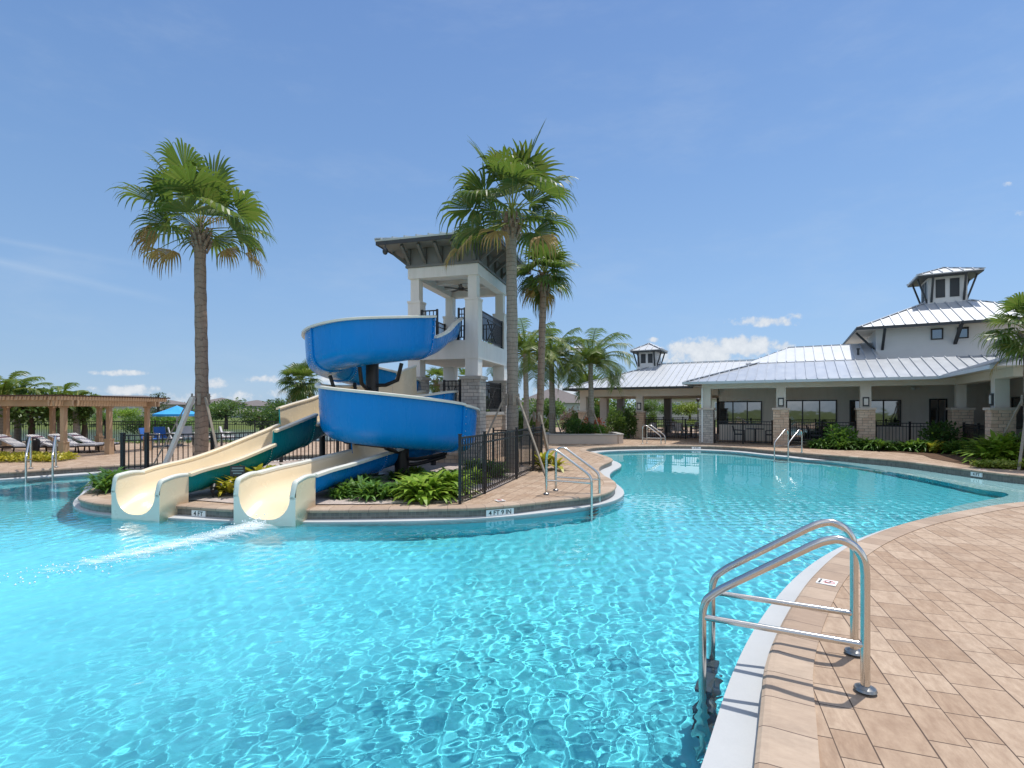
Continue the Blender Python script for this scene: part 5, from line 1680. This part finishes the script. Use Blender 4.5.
KINDS = {
    'strap': (lambda: strap_mesh(1, .42, .48, 14, 14, .032), 'leaf_green'), 'strap2': (lambda: strap_mesh(2, .45, .45, 15, 15, .032), 'leaf_green'),
    'bright': (lambda: strap_mesh(3, .42, .44, 24, 14, .045), 'leaf_bright'), 'bright2': (lambda: strap_mesh(4, .4, .46, 22, 14, .045), 'leaf_bright'),
    'yellow': (lambda: strap_mesh(5, .22, .42, 4, 15, .045, .8), 'leaf_yellow'), 'dark': (lambda: bush_mesh(6, .5, .75, 900, .075), 'leaf_dark'),
    'dark2': (lambda: bush_mesh(7, .5, .75, 800, .085), 'leaf_green'), 'lime': (lambda: bush_mesh(8, .5, .5, 700, .06), 'leaf_lime'),
    'tall': (lambda: bush_mesh(9, .6, 1.6, 1500, .11), 'leaf_mid'), 'red': (lambda: bush_mesh(10, .35, .45, 380, .06), 'flower_red'),
    'palmy': (lambda: strap_mesh(12, .55, .95, 13, 20, .034, .75), 'leaf_bright'), 'purple': (lambda: bush_mesh(13, .5, 1.5, 800, .1), 'leaf_purple'),
    'mid': (lambda: bush_mesh(14, .6, 1.0, 900, .1), 'leaf_mid'), 'fern': (lambda: strap_mesh(15, .5, .55, 11, 18, .025), 'leaf_green'),
}
def pp(px, d): return xd(px, d), d

ISLP = [('strap', 342, 9.9, .62, 'small dark strappy plant beside the right slide exit, lowest of its row'), ('strap2', 358, 10.2, .95, 'dark green strappy plant in front of the blue chute, left of the bright bushes'),
        ('strap', 375, 9.75, .85, 'dark green strappy plant at the island edge left of the bright bush'), ('strap2', 366, 10.9, .9, 'dark strappy plant behind the front row under the blue slide'), ('fern', 398, 10.1, .7, 'low dark plant between the strappy row and the bright bush'),
        ('bright', 425, 9.8, 1.3, 'bright lime green bush at the island edge below the blue band'), ('bright2', 443, 10.1, 1.3, 'bright lime green bush beside the first fence post'), ('bright', 412, 10.4, 1.0, 'smaller lime green bush behind the edge bush'),
        ('strap', 436, 11.0, 1.05, 'taller green plant behind the bright bushes under the blue band'), ('bright2', 450, 11.6, 1.0, 'lime green bush just behind the fence near the slide turn'), ('strap2', 400, 12.3, .75, 'green plant at the foot of the lower slide column'),
        ('bright', 415, 13.2, .7, 'sunlit plant in the shade behind the lower slide column'), ('yellow', 230, 10.2, 1.25, 'yellow croton in front of the teal chute, left of the bed sign'), ('yellow', 256, 10.8, 1.75, 'yellow croton behind the bed sign'), ('yellow', 284, 11.3, 1.6, 'yellow croton almost hidden behind the right chute wall'),
        ('strap', 306, 13.4, 1.0, 'green plant between the teal and blue slides'), ('strap2', 318, 14.2, .9, 'green plant behind the slides near the back fence'), ('fern', 107, 10.75, .95, 'spiky green plant at the left tip of the island'), ('fern', 116, 11.6, .85, 'second spiky green plant behind the one at the island tip'),
        ('yellow', 549, 14.6, 1.7, 'bright yellow croton at the end of the dark island fence'), ('bright', 470, 12.0, .9, 'leafy plant behind the first panel of the island fence'), ('strap', 489, 12.9, 1.1, 'leafy plant behind the middle panel of the island fence'), ('bright2', 478, 13.8, 1.0, 'tall leafy plant at the tower foot behind the fence')]
for i, (k, px, d, s_, lab) in enumerate(ISLP): plant(k, {'yellow': 'croton', 'bright': 'bush', 'bright2': 'bush'}.get(k, 'strap_plant'), lab, *pp(px, d), i * 1.3, s_, 'plant', z=.016)

# beds along the clubhouse
mb = MB()
bed = [cw(4.3, -1.9), cw(6.3, -2.0), cw(7.5, -2.4), cw(8.1, -3.4), cw(8.05, -5.0), cw(8.55, -7.3), cw(9.9, -8.6), cw(12, -8.6), cw(12, -5), cw(SE, -5), cw(SE, .0), cw(4.3, .0)]
mb.sheet([(v.x, v.y) for v in bed], .012); tag(mb.build('mulch_bed', M['mulch']), kind='structure')
rowp = []
for i in range(9):
    rowp.append(('fern' if i % 3 else 'strap2', 4.9 + i * .42, -1.45 + .2 * math.sin(i * 2.1), 1.15 + .15 * math.sin(i * 1.7)))
for i, (k, s_, b_, z_) in enumerate(rowp):
    q = cw(s_, b_); plant(k, 'bed_plant', 'dark green ferny plant in the even row before the porch fence', q.x, q.y, i * .9, z_, 'plant', 'row of ferny plants along the porch')
for (k, px, b_, s_, nm, lab) in (('dark2', 840, -1.3, 1.35, 'shrub', 'rounded green shrub left of the row, before the sliding door fence'), ('dark', 945, -1.0, 1.5, 'shrub', 'large dark round shrub before the corner stone column'), ('yellow', 937, -2.0, 1.5, 'croton', 'pale yellow croton in the bed before the dark round shrub'), ('fern', 956, -2.2, 1.35, 'bed_plant', 'ferny plant right of the pale yellow croton'), ('fern', 970, -2.8, 1.35, 'bed_plant', 'ferny plant below the double glass doors'), ('fern', 982, -3.4, 1.2, 'bed_plant', 'ferny plant just left of the big bright shrub')):
    s0_ = s_at(px, b_); q = cw(s0_, b_); plant(k, nm, lab, q.x, q.y, px * .1, s_, 'plant')
for (k, px, d, s_, lab) in (('palmy', 997, 16.2, 1.15, 'big bright green arching shrub before the wing column'), ('palmy', 1012, 16.0, 1.1, 'bright arching shrub beside the young braced palm'), ('dark2', 1026, 15.9, 1.25, 'green shrub behind the young braced palm')):
    plant(k, 'shrub', lab, *pp(px, d), px, s_, 'shrub')


def cover(name, label, poly, n, mat, h=.22, leaf=.085, seed=3):
    rg = random.Random(seed); mb = MB(); xs_ = [p[0] for p in poly]; ys_ = [p[1] for p in poly]; c = 0
    while c < n:
        x, y = rg.uniform(min(xs_), max(xs_)), rg.uniform(min(ys_), max(ys_))
        if not inside(x, y, poly): continue
        c += 1; hh = h * (.55 + .6 * abs(mnoise.noise((x * 1.7, y * 1.7, 0))))
        for k in range(7):
            p = Vector((x + rg.gauss(0, .05), y + rg.gauss(0, .05), rg.uniform(.1, 1) * hh)); az = rg.uniform(0, 6.28); e = rg.uniform(-.2, 1.1)
            d = Vector((math.cos(az) * math.cos(e), math.sin(az) * math.cos(e), math.sin(e))); s = d.cross(Vector((rg.uniform(-.6, .6), rg.uniform(-.6, .6), 1))).normalized(); L = leaf * rg.uniform(.7, 1.3)
            mb.add([p, p + d * L * .5 + s * L * .28, p + d * L, p + d * L * .5 - s * L * .28], [(0, 1, 2, 3)])
    return tag(mb.build(name, M[mat]), label, 'ground cover', kind='stuff')


cover('ground_cover', 'low yellow-green ground cover in the corner bed before the young palm', [(13.35, 15.0), (13.8, 15.5), (15.2, 15.3), (16.6, 14.9), (16.4, 14.2), (14.2, 14.35)], 800, 'leaf_lime')
cover('ground_cover', 'yellow ground cover strip beside the left pool deck', [(-20.5, 16.3), (-17.3, 16.3), (-14.55, 16.6), (-14.7, 17.7), (-15.4, 18.1), (-20.5, 18.0)], 1100, 'leaf_yellow', .26, .1, 5)
cover('ground_cover', 'low planting at the foot of the lake fence', [(-22, 25.4), (-12.2, 25.4), (-12.2, 26.8), (-22, 26.8)], 350, 'leaf_mid', .14, .09, 6)

# raised planter
pl = thing('raised_planter', 'low tan raised planter wall at the far end of the pool', 'planter', (2.4, 25.5, 0))
m = MB()
ring_o = [(-.6, .0), (2.75, .0), (3.0, .25), (3.0, 2.2), (-.6, 2.2)]
for a, b in zip(ring_o, ring_o[1:] + ring_o[:1]): m.beam((*a, .21), (*b, .21), .22, .42)
m.build('planter_wall', M['planter'], pl)
m = MB()
for a, b in zip(ring_o, ring_o[1:] + ring_o[:1]): m.beam((*a, .445), (*b, .445), .3, .06)
m.build('coping_cap', M['concrete'], pl)
m = MB(); m.sheet([(p[0], p[1]) for p in ring_o], .36); m.build('soil', M['mulch'], pl)
for (k, nm, px, d, s_, lab) in (('dark', 'shrub', 572, 26.3, 1.1, 'dark green shrub at the left of the raised planter'), ('dark2', 'shrub', 581, 26.8, 1.1, 'green shrub behind the dark one in the raised planter'), ('red', 'flowering_shrub', 596, 26.9, 1.9, 'coral red flowering shrub in the raised planter'), ('dark', 'shrub', 588, 26.2, .8, 'low dark shrub below the red flowers'), ('dark2', 'shrub', 599, 26.1, .75, 'small round shrub beside the planter palm'), ('lime', 'shrub', 606, 26.4, .9, 'pale green shrub at the right end of the raised planter'), ('lime', 'shrub', 578, 28.2, 1.6, 'yellowish shrub behind the raised planter')):
    plant(k, nm, lab, *pp(px, d), px * .3, s_, 'shrub', z=.36 if d < 27.6 else 0)
for (k, px, d, s_, lab) in (('tall', 618, 29.6, 1.0, 'tall leafy hedge bush left of the pavilion stone column'), ('tall', 629, 30.2, 1.05, 'tall leafy hedge bush touching the pavilion stone column'), ('tall', 652, 40, .9, 'tall bush seen through the pavilion beside the rear column'), ('purple', 566, 38, 1.0, 'reddish purple shrub far behind the raised planter'), ('purple', 573, 40, 1.15, 'second purple shrub far behind, nearer the pavilion'), ('tall', 576, 33, .9, 'green bush left of the pavilion'), ('mid', 546, 30, 1.2, 'green bush behind the slim brown palm'), ('mid', 531, 29, 1.3, 'green bush right of the tower foot'), ('tall', 517, 27, 1.0, 'green bush between the tower and the palms'),
                            ('mid', 640, 46, .9, 'wide bush behind the pavilion fence'), ('mid', 672, 48, .9, 'wide bush behind the middle of the pavilion'), ('lime', 692, 50, 1.3, 'pale green bush behind the pavilion lamp post')):
    plant(k, 'bush', lab, *pp(px, d), px * .7, s_, 'bush')

# ================================================================== background trees and houses
def tree(name, label, x, y, h, r, seed, leaf='leaf_mid', kind='round', z=0.0, trunk_r=.13, lean=0):
    rg = random.Random(seed); root = thing(name, label, 'tree', (x, y, z))
    t = MB(); top = h * (.55 if kind == 'round' else .95)
    t.tube([(0, 0, 0), (lean * .3, .05, top * .5), (lean, 0, top)], [trunk_r, trunk_r * .75, trunk_r * .3], 8)
    cl_ = []
    n = 16 if kind == 'round' else 14
    for i in range(n):
        if kind == 'round':
            v = Vector((rg.gauss(0, 1), rg.gauss(0, 1), rg.gauss(0, .8))).normalized() * rg.uniform(.35, .85)
            c = Vector((lean + v.x * r, v.y * r, h * .66 + v.z * h * .30)); cr = r * rg.uniform(.3, .5)
        else:
            f = i / n; a = i * 2.4; q = r * (1.05 - .75 * f) * rg.uniform(.5, 1); c = Vector((lean * f + q * math.cos(a), q * math.sin(a), h * (.35 + .65 * f))); cr = r * rg.uniform(.28, .42)
        cl_.append((c, cr)); b0 = Vector((lean * .5, 0, min(c.z * .8, top * .9)))
        t.tube([b0, b0.lerp(c, .6) + Vector((0, 0, .1)), c], [trunk_r * .35, trunk_r * .2, .01], 5, caps=False)
    t.build('trunk', M['trunk'], root)
    m = MB(); lf = max(.09, r * .085)
    for c, cr in cl_:
        for k in range(190 if kind == 'round' else 120):
            v = Vector((rg.gauss(0, 1), rg.gauss(0, 1), rg.gauss(0, 1))).normalized() * rg.uniform(.3, 1.1) ** .6
            p = c + Vector((v.x * cr, v.y * cr, v.z * cr * (.75 if kind == 'round' else .32)))
            d = (v + Vector((rg.uniform(-1, 1), rg.uniform(-1, 1), rg.uniform(-.6, .6)))).normalized(); s = d.cross(Vector((rg.uniform(-1, 1), rg.uniform(-1, 1), 1))).normalized(); L = lf * rg.uniform(.7, 1.4)
            m.add([p, p + d * L * .5 + s * L * .33, p + d * L, p + d * L * .5 - s * L * .33], [(0, 1, 2, 3)])
    m.build('crown', M[leaf], root)
    return root


def tz(pytop, d, zb): return H - (pytop - YH) / F * d - zb

TREES = [('round', 31, 25.4, 384, 1.9, 'leaf_mid', 'multi-stemmed tree behind the pergola, dark trunk under its roof'), ('round', 84, 26.0, 391, .9, 'leaf_mid', 'low tree top over the right part of the pergola')]
for i, (k, px, d, pt, r_, lf, lab) in enumerate(TREES): tree('shade_tree', lab, *pp(px, d), tz(pt, d, 0), r_, 100 + i, lf, k, 0, .16)
for (px, d, zh, Lf, sd, lab) in ((2, 24.6, 2.35, 1.75, 301, 'feathery palm at the left edge, fronds above the pergola'), (17, 26, 2.25, 1.6, 305, 'feathery palm just right of the left edge behind the pergola'), (60, 26.2, 2.0, 1.5, 303, 'feathery palm with fronds above the middle of the pergola'), (76, 25.7, 1.85, 1.3, 309, 'small feathery palm above the right part of the pergola')):
    feather_palm(lab, xd(px, d), d, zh, .16, .11, Lf, 18, sd)
FAR = [('round', 125, 70, 409, 1.7, 'leaf_bright', 'small bright round tree across the lake, right of the pergola'), ('tier', 158, 62, 393, 1.5, 'leaf_pine', 'tall thin layered pine left of the blue parasol'), ('round', 146, 32, 416, 1.3, 'leaf_mid', 'round bush-like tree at the fence below the thin pine'), ('round', 168, 32, 420, 1.5, 'leaf_green', 'dark round tree at the fence under the parasol'),
       ('round', 226, 46, 398, 1.9, 'leaf_mid', 'full tree just right of the left palm trunk'), ('round', 209, 50, 404, 1.6, 'leaf_green', 'darker tree mostly behind the left palm trunk'), ('tier', 276, 46, 399, 1.3, 'leaf_pine', 'layered pine left of the cream slide wall'), ('round', 262, 44, 410, 2.0, 'leaf_mid', 'low tree in front of the layered pine'), ('round', 290, 40, 402, 1.9, 'leaf_dark', 'dark tree below the shaggy palm'), ('round', 105, 66, 414, 1.5, 'leaf_green', 'green tree across the lake between pergola posts'), ('round', 80, 72, 411, 1.6, 'leaf_mid', 'tree across the lake behind the loungers'),
       ('round', 55, 70, 413, 1.5, 'leaf_green', 'tree across the lake behind the left pergola post'), ('round', 20, 72, 412, 1.8, 'leaf_mid', 'tree across the lake at the far left'),
       ('round', 548, 60, 401, 3.0, 'leaf_mid', 'tree far behind the slim brown palm'), ('round', 610, 62, 397, 3.0, 'leaf_mid', 'loose green tree behind the left end of the pavilion'), ('round', 600, 44, 404, 1.6, 'leaf_green', 'small dark tree left of the pavilion column'), ('round', 645, 70, 399, 2.0, 'leaf_mid', 'tree seen under the pavilion roof near its stone column'), ('round', 690, 74, 402, 2.2, 'leaf_lime', 'pale tree under the pavilion roof by the lamp post'), ('round', 668, 76, 403, 1.8, 'leaf_green', 'tree under the pavilion roof before the far house'),
       ('round', 500, 70, 398, 3.5, 'leaf_mid', 'tree far behind the tower stone base'), ('round', 425, 60, 398, 3.0, 'leaf_lime', 'tree far behind the tower, left of its pier'), ('round', 322, 60, 404, 3.0, 'leaf_mid', 'tree far behind the slides')]
for i, (k, px, d, pt, r_, lf, lab) in enumerate(FAR):
    zb = -.1; tree('background_tree', lab, *pp(px, d), tz(pt, d, zb), r_, 200 + i, lf, k, zb, .15 if d < 40 else .2)


def house(label, px, d, w, dp, he, hr, rz, wall='house_wall', roof='roof_shingle', two=False, z=.1):
    x, y = pp(px, d); r = thing('house', label, 'house', (x, y, z), rz)
    m = MB(); m.box(-w / 2, w / 2, -dp / 2, dp / 2, -.4, he); m.build('wall', M[wall], r)
    mb = MB(); e = .5; x0, x1, y0, y1 = -w / 2 - e, w / 2 + e, -dp / 2 - e, dp / 2 + e; h2 = min(x1, y1)
    c = [(x0, y0, he), (x1, y0, he), (x1, y1, he), (x0, y1, he)]
    r0, r1 = ((x0 + h2, 0, he + hr), (x1 - h2, 0, he + hr)) if x1 > y1 else ((0, y0 + h2, he + hr), (0, y1 - h2, he + hr))
    if x1 > y1: mb.add(c + [r0, r1], [(0, 1, 5, 4), (1, 2, 5), (2, 3, 4, 5), (3, 0, 4), (3, 2, 1, 0)])
    else: mb.add(c + [r0, r1], [(0, 1, 4), (1, 2, 5, 4), (2, 3, 5), (3, 0, 4, 5), (3, 2, 1, 0)])
    mb.build('roof', M[roof], r)
    n = max(2, int(w / 3.2))
    for lev in (((he * .2, he * .42), (he * .62, he * .85)) if two else ((he * .35, he * .82),)):
        for k in range(n):
            cx = -w / 2 + w * (k + .5) / n; m = MB(); m.box(cx - .6, cx + .6, -dp / 2 - .06, -dp / 2 + .02, lev[0], lev[1]); o = m.build('window', M['white_paint'], r)
            m = MB(); m.box(cx - .52, cx + .52, -dp / 2 - .075, -dp / 2 - .061, lev[0] + .08, lev[1] - .08); m.build('pane', M['glass'], o)
    return r


house('low house with brown-grey roof across the lake behind the pergola', 118, 92, 20, 11, 2.4, 1.6, .15)
house('grey house across the lake right of the left palm', 222, 100, 7.5, 8, 2.6, 1.2, .3, 'house_wall2', two=True)
house('two-storey grey-roofed house across the lake behind the trees', 257, 105, 8.5, 8, 2.2, 1.2, -.1, 'house_wall2', two=True)
house('pale single-storey house in front of the two-storey one', 248, 90, 7, 7, .9, .9, .05, 'house_wall2')
house('house across the lake at the far left behind the pergola', 40, 98, 18, 11, 2.6, 1.6, -.1)
house('small grey house far behind the planter palms', 553, 90, 11, 10, 2.6, 2.6, .2, 'house_wall2')
house('wide two-storey house seen through the pavilion', 690, 95, 17, 11, 3.4, 1.5, -.1, 'house_wall', two=False)
house('house far beyond the slide tower', 440, 110, 20, 11, 2.8, 1.8, .1, 'house_wall2')
lp = thing('lamp_post', 'dark lamp post seen through the right bay of the pavilion', 'lamp post', (*pp(698, 46), -.05))
m = MB(); m.tube([(0, 0, 0), (0, 0, .3), (0, 0, 2.4)], [.08, .05, .04], 10); m.build('pole', M['black_metal'], lp)
m = MB(); m.cyl(0, 0, 2.4, 2.62, .11, .16, 10); m.cyl(0, 0, 2.62, 2.72, .2, .03, 10); m.build('lantern', M['black_metal'], lp)

# far tree line closing the horizon
rg = random.Random(77); mb = MB()
for i in range(5200):
    a = rg.uniform(rad(8), rad(172)); d = 215 + rg.uniform(-14, 14)
    top = 2.6 + 1.5 * mnoise.noise((a * 14, 3.0, 0)) + 1.1 * mnoise.noise((a * 55, 7.0, 0))
    p = Vector((d * math.cos(a), d * math.sin(a), rg.uniform(-.1, max(.8, top))))
    v = Vector((rg.gauss(0, 1), rg.gauss(0, 1), rg.gauss(0, 1))).normalized(); s = v.cross(Vector((rg.uniform(-1, 1), rg.uniform(-1, 1), 1))).normalized(); L = rg.uniform(1.0, 2.2)
    mb.add([p, p + v * L * .5 + s * L * .4, p + v * L, p + v * L * .5 - s * L * .4], [(0, 1, 2, 3)])
tag(mb.build('treeline', M['leaf_mid']), 'low far belt of trees along the horizon', 'trees', kind='stuff')
